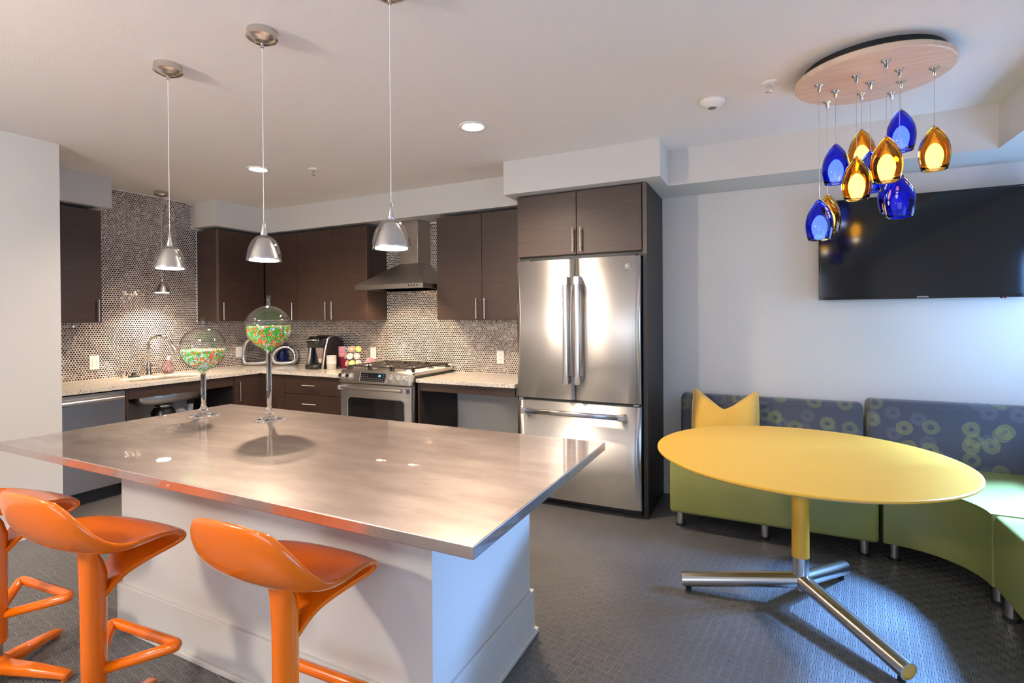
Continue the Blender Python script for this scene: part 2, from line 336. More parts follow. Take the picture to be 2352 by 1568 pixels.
# ================================================================== ROOM SHELL
def room():
    T = .14
    struct('floor', box(nbm(), LX-T, RX+T, FY-T, BY+T, -.1, 0), 'rubber_floor')
    struct('ceiling', box(nbm(), LX-T, RX+T, FY-T, BY+T, ZC, ZC+.1), 'ceiling_paint')
    wl = struct('wall_left', box(nbm(), LX-T, LX, WY1, BY+T, 0, ZC), 'wall_paint')
    wb = struct('wall_back', box(nbm(), LX, RX+T, BY, BY+T, 0, ZC), 'wall_paint')
    struct('wall_partition', box(nbm(), LX-T, WX, FY-T, WY1, 0, ZC), 'wall_paint')
    y0, y1, z0, z1 = WIN_R
    s0, s1, t0, t1 = WIN_S
    bm = nbm(); box(bm, RX, RX+T, FY-T, s0, 0, ZC); box(bm, RX, RX+T, s1, y0, 0, ZC); box(bm, RX, RX+T, y1, BY, 0, ZC); box(bm, RX, RX+T, y0, y1, 0, z0); box(bm, RX, RX+T, y0, y1, z1, ZC)
    box(bm, RX, RX+T, s0, s1, 0, t0); box(bm, RX, RX+T, s0, s1, t1, ZC)
    struct('wall_right', bm, 'wall_paint')
    x0, x1, a0, a1 = WIN_F
    bm = nbm(); box(bm, WX, x0, FY-T, FY, 0, ZC); box(bm, x1, RX, FY-T, FY, 0, ZC); box(bm, x0, x1, FY-T, FY, 0, a0); box(bm, x0, x1, FY-T, FY, a1, ZC)
    struct('wall_front', bm, 'wall_paint')
    # windows: frame, mullion, pane
    def window(name, lo, hi, pl, axis):
        o = bpy.data.objects.new(name, None); COL.objects.link(o); tag(o, kind='structure')
        def bb(u0, u1, v0, v1, d0, d1, nm, m):
            if axis == 'X': obj(nm, box(nbm(), pl+d0, pl+d1, u0, u1, v0, v1), m, o)
            else: obj(nm, box(nbm(), u0, u1, pl+d0, pl+d1, v0, v1), m, o)
        (u0, v0), (u1, v1) = lo, hi; f = .05; sg = 1 if axis == 'X' else -1
        d0, d1 = (sg*.03, sg*.09) if sg > 0 else (-.09, -.03)
        for r in ((u0, u0+f, v0, v1), (u1-f, u1, v0, v1), (u0+f, u1-f, v0, v0+f), (u0+f, u1-f, v1-f, v1)): bb(*r, d0, d1, 'window_frame', 'trim_white')
        mid = (u0+u1)/2; bb(mid-.02, mid+.02, v0+f, v1-f, d0, d1, 'mullion', 'trim_white')
        dm = (d0+d1)/2
        bb(u0+f, mid-.02, v0+f, v1-f, dm-.002, dm+.002, 'pane', 'window_glass'); bb(mid+.02, u1-f, v0+f, v1-f, dm-.002, dm+.002, 'pane', 'window_glass')
    window('window_1', (y0, z0), (y1, z1), RX, 'X'); window('added_low_window', (s0, t0), (s1, t1), RX, 'X'); window('window_2', (x0, a0), (x1, a1), FY, 'Y')  # the low one is unseen, added for light on the island
    # soffits
    struct('trim_1', box(nbm(), -1.749, -.613, 3.554, BY, ZS, ZC), 'wall_paint')                 # above the refrigerator
    struct('trim_2', box(nbm(), -.613, RX, 3.855, BY, ZS, ZC), 'wall_paint')                     # beam on the dining wall
    struct('trim_3', box(nbm(), 1.148, RX, FY, 3.855, ZS, ZC), 'wall_paint')                     # bulkhead towards the window
    bm = nbm(); box(bm, LX, -1.749, 3.921, BY, ZS, ZC); box(bm, LX, -4.775, 3.347, 3.921, ZS, ZC); struct('trim_4', bm, 'wall_paint')
    struct('trim_5', box(nbm(), LX, -4.775, WY1, 2.441, ZS, ZC), 'wall_paint')
    # skirting
    def skirt(name, x0, x1, y0, y1): struct(name, box(nbm(), x0, x1, y0, y1, 0, .10, bev=.003), 'trim_white')
    skirt('baseboard_partition', WX, WX+.014, FY, WY1); skirt('baseboard_back', -2.59, -1.70, BY-.014, BY); skirt('baseboard_dining', -.716, RX, BY-.014, BY)
    skirt('baseboard_right', RX-.014, RX, FY, BY-.014); skirt('baseboard_left', LX, LX+.014, 2.40, 3.30)
    # penny tiles: backing of grout and thousands of small round tiles
    regs_l = [(WY1, BY, KZ, 1.36), (2.387, 3.406, 1.36, ZS), (2.441, 3.347, ZS, ZC)]
    regs_b = [(LX, -1.70, KZ, 1.36), (-3.404, -2.613, 1.36, ZS)]
    bm = nbm()
    for a, b_, c, d in regs_l: box(bm, LX-.002, LX+.004, a, b_, c, d)
    g = obj('grout_bed', bm, 'grout', wl)
    bm = nbm()
    for a, b_, c, d in regs_b: box(bm, a, b_, BY-.004, BY+.002, c, d)
    g = obj('grout_bed', bm, 'grout', wb)
    p = .0206; row = p*math.sqrt(3)/2; n = 10
    cs = [(math.cos(2*PI*i/n), math.sin(2*PI*i/n)) for i in range(n)]
    def tiles(regs, plane, wall, nm):
        V, F = [], []; rnd = random.Random(3)
        for k in range(int((ZC-KZ)/row)+1):
            z = KZ+.011+k*row
            lo = min(r[0] for r in regs); hi = max(r[1] for r in regs)
            for j in range(int((hi-lo)/p)+1):
                u = lo+.011+j*p+(p/2 if k % 2 else 0)
                if not any(r[0]+.008 < u < r[1]-.008 and r[2] <= z < r[3]-.004 for r in regs): continue
                tx, tz = rnd.gauss(0, .028), rnd.gauss(0, .028); base = len(V)
                for rad, dep in ((.0087, .0036), (.0083, .0054), (.0070, .0064)):
                    for cx, cz in cs:
                        dd = dep+(cx*rad*tx+cz*rad*tz)
                        V.append((LX+dd, u+cx*rad, z+cz*rad) if plane == 'X' else (u-cx*rad, BY-dd, z+cz*rad))
                for q in (0, n):
                    for i in range(n): F.append((base+q+i, base+q+(i+1) % n, base+q+n+(i+1) % n, base+q+n+i))
                F.append(tuple(base+2*n+i for i in range(n)))
        me = bpy.data.meshes.new(nm); me.from_pydata(V, [], F); me.materials.append(M['penny_tile'])
        o = bpy.data.objects.new(nm, me); COL.objects.link(o); o.parent = wall; tag(o, kind='stuff')
    tiles([(a, b_, KZ, d) for a, b_, c, d in regs_l], 'X', wl, 'penny_tiles'); tiles([(a, b_, KZ, d) for a, b_, c, d in regs_b], 'Y', wb, 'penny_tiles')
room()

# ================================================================== CABINETS
def bar_handle(parent, p0, p1, out, r=.006, stand=.028, inset=.16):
    """bar pull between two points, standing off the door along 'out'"""
    p0, p1, out = Vector(p0), Vector(p1), Vector(out); bm = nbm()
    cyl(bm, p0+out*stand, p1+out*stand, r, n=12)
    for t in (inset, 1-inset): q = p0.lerp(p1, t); cyl(bm, q, q+out*stand, r*.7, n=8)
    return obj('handle', bm, 'nickel', parent)
XP, YN = Vector((1,0,0)), Vector((0,-1,0))
UZ0, UZ1 = 1.351, 2.262
def upper_cabinets():
    t = thing('wall_cabinet', 'dark wood wall cabinet at left beside the white partition wall', 'cabinet', (-4.98, 2.1, UZ0), 'dark wood wall cabinets')
    bxo('body', 'wenge', t, LX+.008, -4.848, WY1+.004, 2.387, UZ0, UZ1, bev=.001)
    d = bxo('door', 'wenge', t, -4.846, -4.827, WY1+.006, 2.385, UZ0+.002, UZ1-.002, bev=.0015)
    bar_handle(d, (-4.827, 2.352, 1.362), (-4.827, 2.352, 1.538), XP)
    t = thing('wall_cabinet', 'dark wood wall cabinet with one door in the tiled corner', 'cabinet', (-4.98, 3.7, UZ0), 'dark wood wall cabinets')
    bxo('body', 'wenge', t, LX+.008, -4.848, 3.406, BY-.008, UZ0, UZ1, bev=.001)
    bxo('filler', 'wenge_edge', t, -4.848, -4.830, 3.406, 3.424, UZ0, UZ1, bev=.001)
    d = bxo('door', 'wenge', t, -4.846, -4.827, 3.428, 3.945, UZ0+.002, UZ1-.002, bev=.0015)
    bar_handle(d, (-4.827, 3.452, 1.362), (-4.827, 3.452, 1.538), XP)
    def back(label, x0, x1, splits, handles):
        t = thing('wall_cabinet', label, 'cabinet', ((x0+x1)/2, 4.1, UZ0), 'dark wood wall cabinets')
        bxo('body', 'wenge', t, x0, x1, 3.97, BY-.008, UZ0, UZ1, bev=.001)
        for (a, b_), hx in zip(splits, handles):
            d = bxo('door', 'wenge', t, a+.002, b_-.002, 3.95, 3.969, UZ0+.002, UZ1-.002, bev=.0015)
            bar_handle(d, (hx, 3.95, 1.362), (hx, 3.95, 1.538), YN)
    back('dark wood single-door wall cabinet between the corner and the double one', -4.826, -4.336, [(-4.812, -4.336)], [-4.386])
    back('dark wood double-door wall cabinet directly left of the range hood', -4.334, -3.404, [(-4.334, -3.872), (-3.872, -3.404)], [-3.922, -3.840])
    back('dark wood double-door wall cabinet between range hood and refrigerator', -2.613, -1.704, [(-2.613, -2.156), (-2.156, -1.704)], [-2.200, -2.120])
    # tall surround of the refrigerator
    t = thing('refrigerator_cabinet', 'dark wood cabinet and side panels surrounding the steel refrigerator', 'cabinet', (-1.21, 3.95, 0))
    bxo('body', 'wenge', t, -1.679, -.748, 3.668, BY-.004, 1.823, 2.279, bev=.001)
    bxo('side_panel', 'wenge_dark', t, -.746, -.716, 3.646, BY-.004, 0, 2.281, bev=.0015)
    bxo('side_panel', 'wenge', t, -1.702, -1.681, 3.70, BY-.004, 0, 2.281, bev=.0015)
    bxo('edge_strip', 'wenge_edge', t, -.7445, -.7175, 3.643, 3.6462, 1.80, 2.281, bev=0)
    bxo('back_rail', 'black_plastic', t, -1.679, -.748, 3.70, 3.74, 1.792, 1.823, bev=0)
    for a, b_, hx in ((-1.679, -1.2165, -1.236), (-1.2125, -.752, -1.178)):
        d = bxo('door', 'wenge', t, a, b_, 3.646, 3.666, 1.826, 2.277, bev=.0015)
        bar_handle(d, (hx, 3.646, 1.842), (hx, 3.646, 2.014), YN)
upper_cabinets()

def base_cabinets():
    FXp, FYp = -4.498, 3.64
    # dishwasher
    t = thing('dishwasher', 'stainless dishwasher under the worktop beside the partition wall', 'dishwasher', (-4.8, 2.1, 0))
    bxo('body', 'black_plastic', t, LX+.02, -4.525, WY1+.006, 2.383, .10, .826)
    bxo('door', 'steel_dark', t, -4.524, -4.494, WY1+.006, 2.380, .105, .822, bev=.004)
    bxo('toe_kick', 'black_plastic', t, LX+.05, -4.56, WY1+.01, 2.38, 0, .10, bev=0)
    bm = nbm(); cyl(bm, (-4.452, WY1+.03, .773), (-4.452, 2.345, .773), .018, n=18)
    for y in (WY1+.05, 2.325): cyl(bm, (-4.452, y, .773), (-4.496, y, .773), .011, n=10)
    obj('handle', bm, 'tube_steel', t)
    # open sink unit
    t = thing('sink_cabinet', 'dark wood open sink unit with knee space under apron', 'cabinet', (-4.8, 2.85, 0))
    bxo('apron', 'wenge', t, -4.518, -4.498, 2.402, 3.322, .742, .832)
    bxo('side_panel', 'wenge', t, LX+.02, -4.498, 2.385, 2.402, 0, .832)
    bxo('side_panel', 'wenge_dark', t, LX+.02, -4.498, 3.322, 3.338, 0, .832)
    # corner base unit
    t = thing('base_cabinet', 'dark wood corner base cabinet with one door left of drawers', 'cabinet', (-4.8, 3.7, 0), 'dark wood base cabinets')
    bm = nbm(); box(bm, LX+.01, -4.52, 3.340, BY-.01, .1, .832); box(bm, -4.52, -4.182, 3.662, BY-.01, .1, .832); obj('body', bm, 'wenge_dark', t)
    d = bxo('door', 'wenge', t, -4.518, -4.498, 3.342, 3.66, .11, .828, bev=.0015)
    bar_handle(d, (-4.498, 3.382, .59), (-4.498, 3.382, .775), XP)
    bxo('filler_panel', 'wenge', t, -4.497, -4.184, 3.64, 3.66, .11, .828, bev=.0015)
    bm = nbm(); box(bm, LX+.05, -4.56, 3.345, BY-.05, 0, .1); box(bm, -4.56, -4.19, 3.70, BY-.05, 0, .1); obj('toe_kick', bm, 'black_plastic', t)
    # drawer unit
    t = thing('drawer_cabinet', 'dark wood drawer cabinet directly left of the range', 'cabinet', (-3.8, 3.95, 0), 'dark wood base cabinets')
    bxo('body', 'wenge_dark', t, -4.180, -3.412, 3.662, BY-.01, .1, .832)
    for z0, z1 in ((.657, .828), (.455, .652), (.11, .45)):
        d = bxo('drawer', 'wenge', t, -4.178, -3.414, 3.64, 3.66, z0, z1, bev=.0015)
        zz = z1-.085; bar_handle(d, (-3.912, 3.64, zz), (-3.735, 3.64, zz), YN)
    bxo('toe_kick', 'black_plastic', t, -4.18, -3.415, 3.70, BY-.05, 0, .1, bev=0)
    # open desk unit right of range
    t = thing('open_counter_unit', 'dark wood open knee-space unit between range and refrigerator', 'cabinet', (-2.15, 3.95, 0))
    bxo('apron', 'wenge', t, -2.585, -1.706, 3.64, 3.66, .765, .832)
    bxo('side_panel', 'wenge', t, -2.606, -2.587, 3.64, BY-.02, 0, .832)
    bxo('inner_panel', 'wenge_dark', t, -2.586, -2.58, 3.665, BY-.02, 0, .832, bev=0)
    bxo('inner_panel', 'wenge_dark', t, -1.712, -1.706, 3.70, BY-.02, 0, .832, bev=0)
    # worktops
    cx, cy, ex, ey = -4.765, 2.83, .185, .31
    bm = nbm(); N = 64; xi0, xi1, yi0, yi1 = LX+.006, -4.478, 2.42, 3.24
    inn, out = [], []
    for i in range(N):
        a = 2*PI*(i+.5)/N; c, s = math.cos(a), math.sin(a); q = 2/3.2
        inn.append((cx+ex*math.copysign(abs(c)**q, c), cy+ey*math.copysign(abs(s)**q, s)))
        k = min(((xi1-cx) if c > 0 else (cx-xi0))/max(abs(c), 1e-6), ((yi1-cy) if s > 0 else (cy-yi0))/max(abs(s), 1e-6))
        out.append((cx+c*k, cy+s*k))
    for cxn, cyn in ((xi0, yi0), (xi1, yi0), (xi1, yi1), (xi0, yi1)):       # snap one outer point to every corner
        j = min(range(N), key=lambda i: (out[i][0]-cxn)**2+(out[i][1]-cyn)**2); out[j] = (cxn, cyn)
    I0 = [bm.verts.new((*p, KZ)) for p in inn]; O0 = [bm.verts.new((*p, KZ)) for p in out]
    I1 = [bm.verts.new((*p, KB)) for p in inn]; O1 = [bm.verts.new((*p, KB)) for p in out]
    for i in range(N):
        j = (i+1) % N
        bm.faces.new((I0[i], O0[i], O0[j], I0[j])); bm.faces.new((I1[j], O1[j], O1[i], I1[i]))
        bm.faces.new((I0[j], I1[j], I1[i], I0[i])).smooth = True; bm.faces.new((O0[i], O1[i], O1[j], O0[j]))
    box(bm, xi0, xi1, WY1+.002, yi0, KB, KZ); box(bm, xi0, xi1, yi1, BY-.006, KB, KZ); box(bm, xi1, -3.408, 3.621, BY-.006, KB, KZ)
    o = obj('worktop', bm, 'quartz'); tag(o, 'speckled cream quartz worktop with sink cutout, L-shaped', 'worktop')
    o = obj('worktop', box(nbm(), -2.612, -1.703, 3.621, BY-.006, KB, KZ, bev=.002), 'quartz'); tag(o, 'short speckled cream worktop between range and refrigerator', 'worktop')
    # sink and drain
    t = thing('sink', 'oval stainless undermount sink in the cream worktop', 'sink', (cx, cy, .62))
    def ov(k, z):
        r = []
        for i in range(48):
            a = 2*PI*i/48; c, s = math.cos(a), math.sin(a); q = 2/3.2
            r.append(Vector((cx+(ex+.004)*k*math.copysign(abs(c)**q, c), cy+(ey+.004)*k*math.copysign(abs(s)**q, s), z)))
        return r
    bm = nbm(); loft(bm, [ov(1.03, .833), ov(1.02, .70), ov(.96, .665), ov(.3, .655), ov(.3, .650), ov(.97, .658), ov(1.04, .70), ov(1.05, .8335)], caps=(False, False))
    bmesh.ops.holes_fill(bm, edges=[e for e in bm.edges if e.is_boundary], sides=60)
    obj('basin', bm, 'steel', t)
    obj('drain', cyl(nbm(), (cx, cy, .652), (cx, cy, .662), .045, n=24), 'chrome', t)
    t = thing('waste_disposer', 'black waste disposer and white drain pipe below sink', 'plumbing', (cx, cy, .4))
    obj('canister', lathe(nbm(), [(0,.36),(.075,.37),(.095,.42),(.095,.56),(.07,.60),(.045,.644),(0,.644)], (cx, cy, 0)), 'black_plastic', t)
    obj('collar', lathe(nbm(), [(.05,.60),(.075,.605),(.075,.63),(.05,.64)], (cx, cy, 0)), 'chrome', t)
    bm = nbm(); tube(bm, [(cx, cy+.09, .55), (cx, cy+.17, .55), (cx, cy+.2, .52), (cx, cy+.2, .42), (cx-.03, cy+.2, .40), (cx-.33, cy+.2, .41)], .022, 14)
    tube(bm, [(cx+.02, cy+.23, .50), (cx+.02, cy+.24, .66)], .025, 14); obj('drain_pipe', bm, 'sink_pvc', t)
    obj('pipe_cap', cyl(nbm(), (cx+.02, cy+.24, .60), (cx+.02, cy+.24, .645), .034, n=16), 'rubber_black', t)
    obj('cleanout_cap', cyl(nbm(), (cx+.01, cy+.2, .50), (cx+.05, cy+.2, .50), .034, n=20), 'sink_pvc', t)
    # faucet
    bx, by_ = -5.03, 2.86
    t = thing('faucet', 'chrome gooseneck kitchen faucet behind the sink', 'faucet', (bx, by_, KZ))
    obj('body', lathe(nbm(), [(0,0),(.030,0),(.030,.012),(.024,.016),(.022,.10),(.018,.115),(0,.115)], (bx, by_, KZ), 20), 'chrome', t)
    dx, dy = .16, .10
    pts = [(bx, by_, KZ+.10), (bx, by_, KZ+.27)]
    for i in range(1, 11): a = PI*i/10*.86; pts.append((bx+dx*(1-math.cos(a))/2, by_+dy*(1-math.cos(a))/2, KZ+.27+.09*math.sin(a)))
    obj('spout', tube(nbm(), pts, .012, 14), 'chrome', t)
    e = Vector(pts[-1]); dn = (e-Vector(pts[-2])).normalized()
    obj('spray_head', cyl(nbm(), e-dn*.005, e+dn*.10, .014, .019, 16), 'chrome', t)
    bm = nbm(); cyl(bm, (bx, by_+.02, KZ+.075), (bx+.01, by_+.06, KZ+.075), .011, n=12); tube(bm, [(bx+.01, by_+.06, KZ+.075), (bx+.02, by_+.085, KZ+.085), (bx+.03, by_+.12, KZ+.10)], .006, 8)
    obj('lever', bm, 'chrome', t)
    o = obj('air_gap_cap', lathe(nbm(), [(0,0),(.020,0),(.020,.045),(.016,.055),(0,.056)], (-5.075, 2.68, KZ), 18), 'chrome'); tag(o, 'small chrome cap left of the black sink stopper', 'cap')
    o = obj('sink_stopper', lathe(nbm(), [(0,0),(.045,0),(.046,.008),(.026,.014),(.018,.022),(.020,.034),(.014,.038),(0,.038)], (-5.03, 2.735, KZ), 24), 'rubber_black'); tag(o, 'black rubber sink stopper lying on the worktop', 'stopper')
    t = thing('soap_bottle', 'pinkish clear soap bottle standing right of the faucet', 'bottle', (-5.05, 3.05, KZ))
    obj('bottle_body', lathe(nbm(), [(0,.001),(.038,.002),(.046,.02),(.044,.045),(.028,.085),(.018,.11),(.014,.125),(0,.126)], (-5.05, 3.05, KZ), 20), 'soap_pink', t)
    bm = nbm(); lathe(bm, [(0,.126),(.015,.127),(.015,.14),(.006,.143),(.006,.16),(0,.16)], (-5.05, 3.05, KZ), 14); cyl(bm, (-5.05, 3.05, KZ+.157), (-5.02, 3.07, KZ+.152), .005, n=8); obj('pump', bm, 'white_plastic', t)
base_cabinets()

# ================================================================== RANGE, HOOD, REFRIGERATOR
def arc_bulge(bm, x0, x1, z0, z1, yf, yb, bul, n=14, corner=.006):
    """door slab whose front (towards -Y) bows out by bul"""
    fr = []
    for i in range(n+1):
        t = i/n; x = x0+(x1-x0)*t
        y = yf+bul*(2*t-1)**2
        if i in (0, n): y += corner
        fr.append((x, y))
    poly = fr+[(x1, yb), (x0, yb)]
    prism(bm, poly, z0, z1)
    for f in bm.faces:
        if abs(f.normal.z) < .5 and f.calc_center_median().y < yf+bul+corner and abs(f.calc_center_median().y-yb) > .005: f.smooth = True
    return bm
def refrigerator():
    x0, x1, g, yf = -1.668, -.757, -1.2145, 3.590
    t = thing('refrigerator', 'stainless french-door refrigerator with bottom freezer drawer', 'refrigerator', ((x0+x1)/2, 3.9, 0))
    bxo('body', 'grey_plastic', t, x0+.005, x1-.005, 3.672, 4.20, .03, 1.76, bev=.003)
    bxo('gasket', 'black_plastic', t, x0+.012, x1-.012, 3.655, 3.673, .06, 1.77, bev=0)
    for a, b_, hx, s in ((x0, g-.005, -1.262, -1), (g+.005, x1, -1.178, 1)):
        d = obj('door', arc_bulge(nbm(), a, b_, .782, 1.786, yf, 3.655, .012), 'steel', t)
        yy = yf-.052
        bm = nbm(); rings = []
        for z, w_, dd in ((.915, .017, .0), (.93, .019, 0), (1.625, .019, 0), (1.64, .017, 0)):
            rings.append([Vector((hx+px*w_, yy+py*.017, z)) for px, py in rrect(-1, 1, -1, 1, .55, 4)])
        loft(bm, rings)
        hd = obj('handle', bm, 'tube_steel', d)
        for z0, z1 in ((.900, .955), (1.60, 1.655)):
            bm = nbm(); prism(bm, [(hx-.0215, yy-.014), (hx-.012, yy-.0215), (hx+.012, yy-.0215), (hx+.0215, yy-.014), (hx+.0215, yf+.014), (hx-.0215, yf+.014)], z0, z1)
            bmesh.ops.bevel(bm, geom=[e for e in bm.edges], offset=.004, segments=2, affect='EDGES'); obj('handle_mount', bm, 'tube_steel', hd)
    d = obj('freezer_drawer', arc_bulge(nbm(), x0, x1, .060, .757, yf, 3.655, .012, 18), 'steel', t)
    bm = nbm(); zz = .690; yy = yf-.05; rings = []
    for x in (-1.595, -.86): rings.append([Vector((x, yy+py*.016, zz+pz*.018)) for py, pz in rrect(-1, 1, -1, 1, .55, 4)])
    loft(bm, rings); hd = obj('handle', bm, 'tube_steel', d)
    for xa, xb in ((-1.612, -1.57), (-.892, -.850)):
        bm = nbm(); box(bm, xa, xb, yy-.02, yf+.012, zz-.021, zz+.021, bev=.006); obj('handle_mount', bm, 'tube_steel', hd)
    em = obj('emblem', cyl(nbm(), (-.838, yf+.009, 1.716), (-.838, yf+.001, 1.716), .018, n=28), 'chrome', t)
    bm = nbm(); tube(bm, [(-.838+.013*math.cos(2*PI*i/28), yf+.001, 1.716+.013*math.sin(2*PI*i/28)) for i in range(28)], .0016, 8, closed=True); obj('emblem_ring', bm, 'grey_plastic', em)
    bm = nbm(); lathe(bm, [(.0085,0),(.006,.003),(0,.004)], (0,0,0), 16)
    for v in bm.verts: v.co = Vector((-.838+v.co.x, yf+.001-v.co.z, 1.716+v.co.y))
    obj('emblem_centre', bm, 'aluminium', em)
    bxo('toe_grille', 'black_plastic', t, x0+.01, x1-.01, 3.66, 3.72, .012, .055)
    for xx in (x0+.05, x1-.05): obj('foot', cyl(nbm(), (xx, 3.70, 0), (xx, 3.70, .03), .02, n=14), 'black_plastic', t)
    for xx in (x0+.06, x1-.07):
        bxo('hinge_cover', 'black_plastic', t, xx-.04, xx+.04, 3.62, 3.70, 1.788, 1.80, bev=.003)
    for xx in (x0+.03, x1-.03): bxo('middle_hinge', 'grey_plastic', t, xx-.018, xx+.018, 3.602, 3.65, .764, .775, bev=.002)
refrigerator()

def kitchen_range():
    x0, x1, yf, yb = -3.400, -2.622, 3.575, 4.238
    t = thing('range', 'stainless slide-in gas range with black oven window', 'range', ((x0+x1)/2, 3.95, 0))
    bxo('body', 'steel_dark', t, x0+.004, x1-.004, yf+.05, yb, .02, .895, bev=.002)
    bxo('trim_strip', 'black_plastic', t, x1-.005, x1-.001, yf+.05, yb, KZ+.002, .885, bev=0)
    for xx in (x0+.05, x1-.05):
        for yy in (yf+.12, yb-.06): obj('foot', cyl(nbm(), (xx, yy, 0), (xx, yy, .021), .02, n=12), 'black_plastic', t)
    # cooktop with a raised rim
    bm = nbm(); box(bm, x0, x1, yf+.02, yb, .890, .912, bev=.004); obj('cooktop', bm, 'steel', t)
    bm = nbm(); box(bm, x0, x1, yb-.035, yb, .912, .935, bev=.004); obj('rear_rail', bm, 'steel', t)
    # sloping control panel
    bm = nbm()
    prof = [(yf+.05, .805), (yf-.010, .808), (yf-.014, .815), (yf+.012, .905), (yf+.020, .915), (yf+.05, .915)]
    loft(bm, [[Vector((x, y, z)) for y, z in prof] for x in (x0, x1)], smooth=False)
    bmesh.ops.bevel(bm, geom=[e for e in bm.edges if abs(e.verts[0].co.x-e.verts[1].co.x) < 1e-4], offset=.004, segments=2, affect='EDGES')
    cp = obj('control_panel', bm, 'steel', t)
    nrm = Vector((0, -.09, .026)).normalized(); nrm = Vector((0, -.961, .277))
    def on(z): k = (z-.815)/(.905-.815); return yf-.014+.026*k
    zc_ = .862
    # display set in the panel
    bm = nbm(); pl = rrect(-3.165, -2.885, -.036, .036, .01, 5)
    up = Vector((0, .277, .961)); c0 = Vector((0, on(zc_), zc_))
    for off, mi in ((.0004, 0),):
        vs = [bm.verts.new(Vector((x, 0, 0))+c0+up*s+nrm*.002) for x, s in pl]; ws = [bm.verts.new(Vector((x, 0, 0))+c0+up*s-nrm*.002) for x, s in pl]
        bm.faces.new(vs); bm.faces.new(list(reversed(ws)))
        for i in range(len(vs)): bm.faces.new((vs[i], ws[i], ws[(i+1) % len(vs)], vs[(i+1) % len(vs)]))
    dp = obj('display', bm, 'black_gloss', cp)
    bm = nbm(); tube(bm, [Vector((x, 0, 0))+c0+up*s+nrm*.002 for x, s in rrect(-3.168, -2.882, -.039, .039, .012, 5)], .003, 8, closed=True); obj('display_rim', bm, 'chrome', cp)
    tilt = math.atan2(.961, .277)
    text_mesh('clock_digits', '24', .026, 'blue_digits', cp, c0+Vector((-2.957, 0, 0))+up*.014+nrm*.0024, (tilt, 0, 0))
    bm = nbm()
    for r_ in range(4):
        for k in range(13):
            if r_ < 2 and 3 < k < 11: continue
            x = -3.150+k*.0212; q = c0+Vector((x, 0, 0))+up*(.022-.016*r_)+nrm*.0022
            a = [q+Vector((dx, 0, 0))+up*dz for dx, dz in ((-.004, -.0016), (.004, -.0016), (.004, .0016), (-.004, .0016))]
            bm.faces.new([bm.verts.new(p) for p in a])
    obj('key_print', bm, 'panel_text', cp)
    # knobs
    for x in (-3.372, -3.288, -2.845, -2.765, -2.685):
        q = Vector((x, on(zc_), zc_)); bm = nbm(); cyl(bm, q, q+nrm*.006, .030, .030, 24); sk = obj('knob', bm, 'steel', cp)
        bm = nbm(); loft(bm, [ring_pts(q+nrm*d, nrm, r, 24) for d, r in ((.005, .023), (.030, .021), (.034, .018))]); obj('knob_cap', bm, 'chrome', sk)
    # oven door
    bm = nbm(); box(bm, x0+.002, x1-.002, yf, yf+.048, .20, .798, bev=.006); dr = obj('oven_door', bm, 'steel', t)
    def rr3(ins, y, r): return [Vector((x, y, z)) for x, z in rrect(x0+.085+ins, x1-.075-ins, .33+ins, .685-ins, r, 6)]
    bm = nbm(); loft(bm, [rr3(0, yf-.004, .04), rr3(.006, yf-.004, .036), rr3(.006, yf+.003, .036), rr3(0, yf+.003, .04)], caps=(False, False)); obj('window_trim', bm, 'chrome', dr)
    bm = nbm(); loft(bm, [rr3(.005, yf-.0015, .036), rr3(.005, yf+.004, .036)]); obj('oven_window', bm, 'black_gloss', dr, smooth=False)
    bm = nbm(); cyl(bm, (x0+.02, yf-.052, .768), (x1-.04, yf-.052, .768), .013, n=16); hd = obj('handle', bm, 'tube_steel', dr)
    for xa in (x0+.012, x1-.072):
        bm = nbm(); prism(bm, [(xa, yf-.062), (xa+.03, yf-.068), (xa+.06, yf-.06), (xa+.06, yf+.004), (xa, yf+.004)], .750, .786)
        bmesh.ops.bevel(bm, geom=bm.edges[:], offset=.005, segments=2, affect='EDGES'); obj('handle_mount', bm, 'aluminium', hd)
    bxo('storage_drawer', 'steel', t, x0+.002, x1-.002, yf+.005, yf+.048, .03, .192, bev=.005)
    # burners and grates
    bpos = [(-3.23, 3.78, .05), (-3.23, 4.05, .042), (-3.01, 3.92, .062), (-2.79, 3.78, .042), (-2.79, 4.05, .05)]
    for bx, by_, r in bpos:
        b_ = obj('burner', lathe(nbm(), [(0,.912),(r+.012,.912),(r+.010,.918),(r-.004,.920),(r-.006,.928),(0,.929)], (bx, by_, 0), 24), 'aluminium', t)
        obj('burner_cap', lathe(nbm(), [(0,.928),(r-.008,.928),(r-.006,.934),(r-.014,.938),(0,.938)], (bx, by_, 0), 24), 'cast_iron', b_)
    for k in range(3):
        ga, gb = x0+.03+k*.2407, x0+.03+(k+1)*.2407-.006; ya, yb_ = yf+.075, yb-.045; z0, z1 = .938, .952
        bm = nbm()
        for u in (ga+.006, gb-.006): box(bm, u-.006, u+.006, ya, yb_, z0, z1, bev=.002, seg=1)
        for v in (ya+.006, (ya+yb_)/2, yb_-.006): box(bm, ga, gb, v-.006, v+.006, z0, z1, bev=.002, seg=1)
        mx = (ga+gb)/2
        for cy in ((ya*.75+yb_*.25), (ya*.25+yb_*.75)):
            for a in range(4):
                an = a*PI/2+PI/4; q0 = Vector((mx+.03*math.cos(an), cy+.03*math.sin(an), z1-.002)); q1 = Vector((mx+.098*math.cos(an), cy+.12*math.sin(an), z1-.004)); cyl(bm, q0, q1, .006, n=8)
            for s in (-1, 1): cyl(bm, (mx+s*.035, cy, z1-.002), (mx+s*.105, cy, z1-.002), .006, n=8)
        for u in (ga+.012, gb-.012):
            for v in (ya+.012, yb_-.012): box(bm, u-.008, u+.008, v-.008, v+.008, .910, z0+.002)
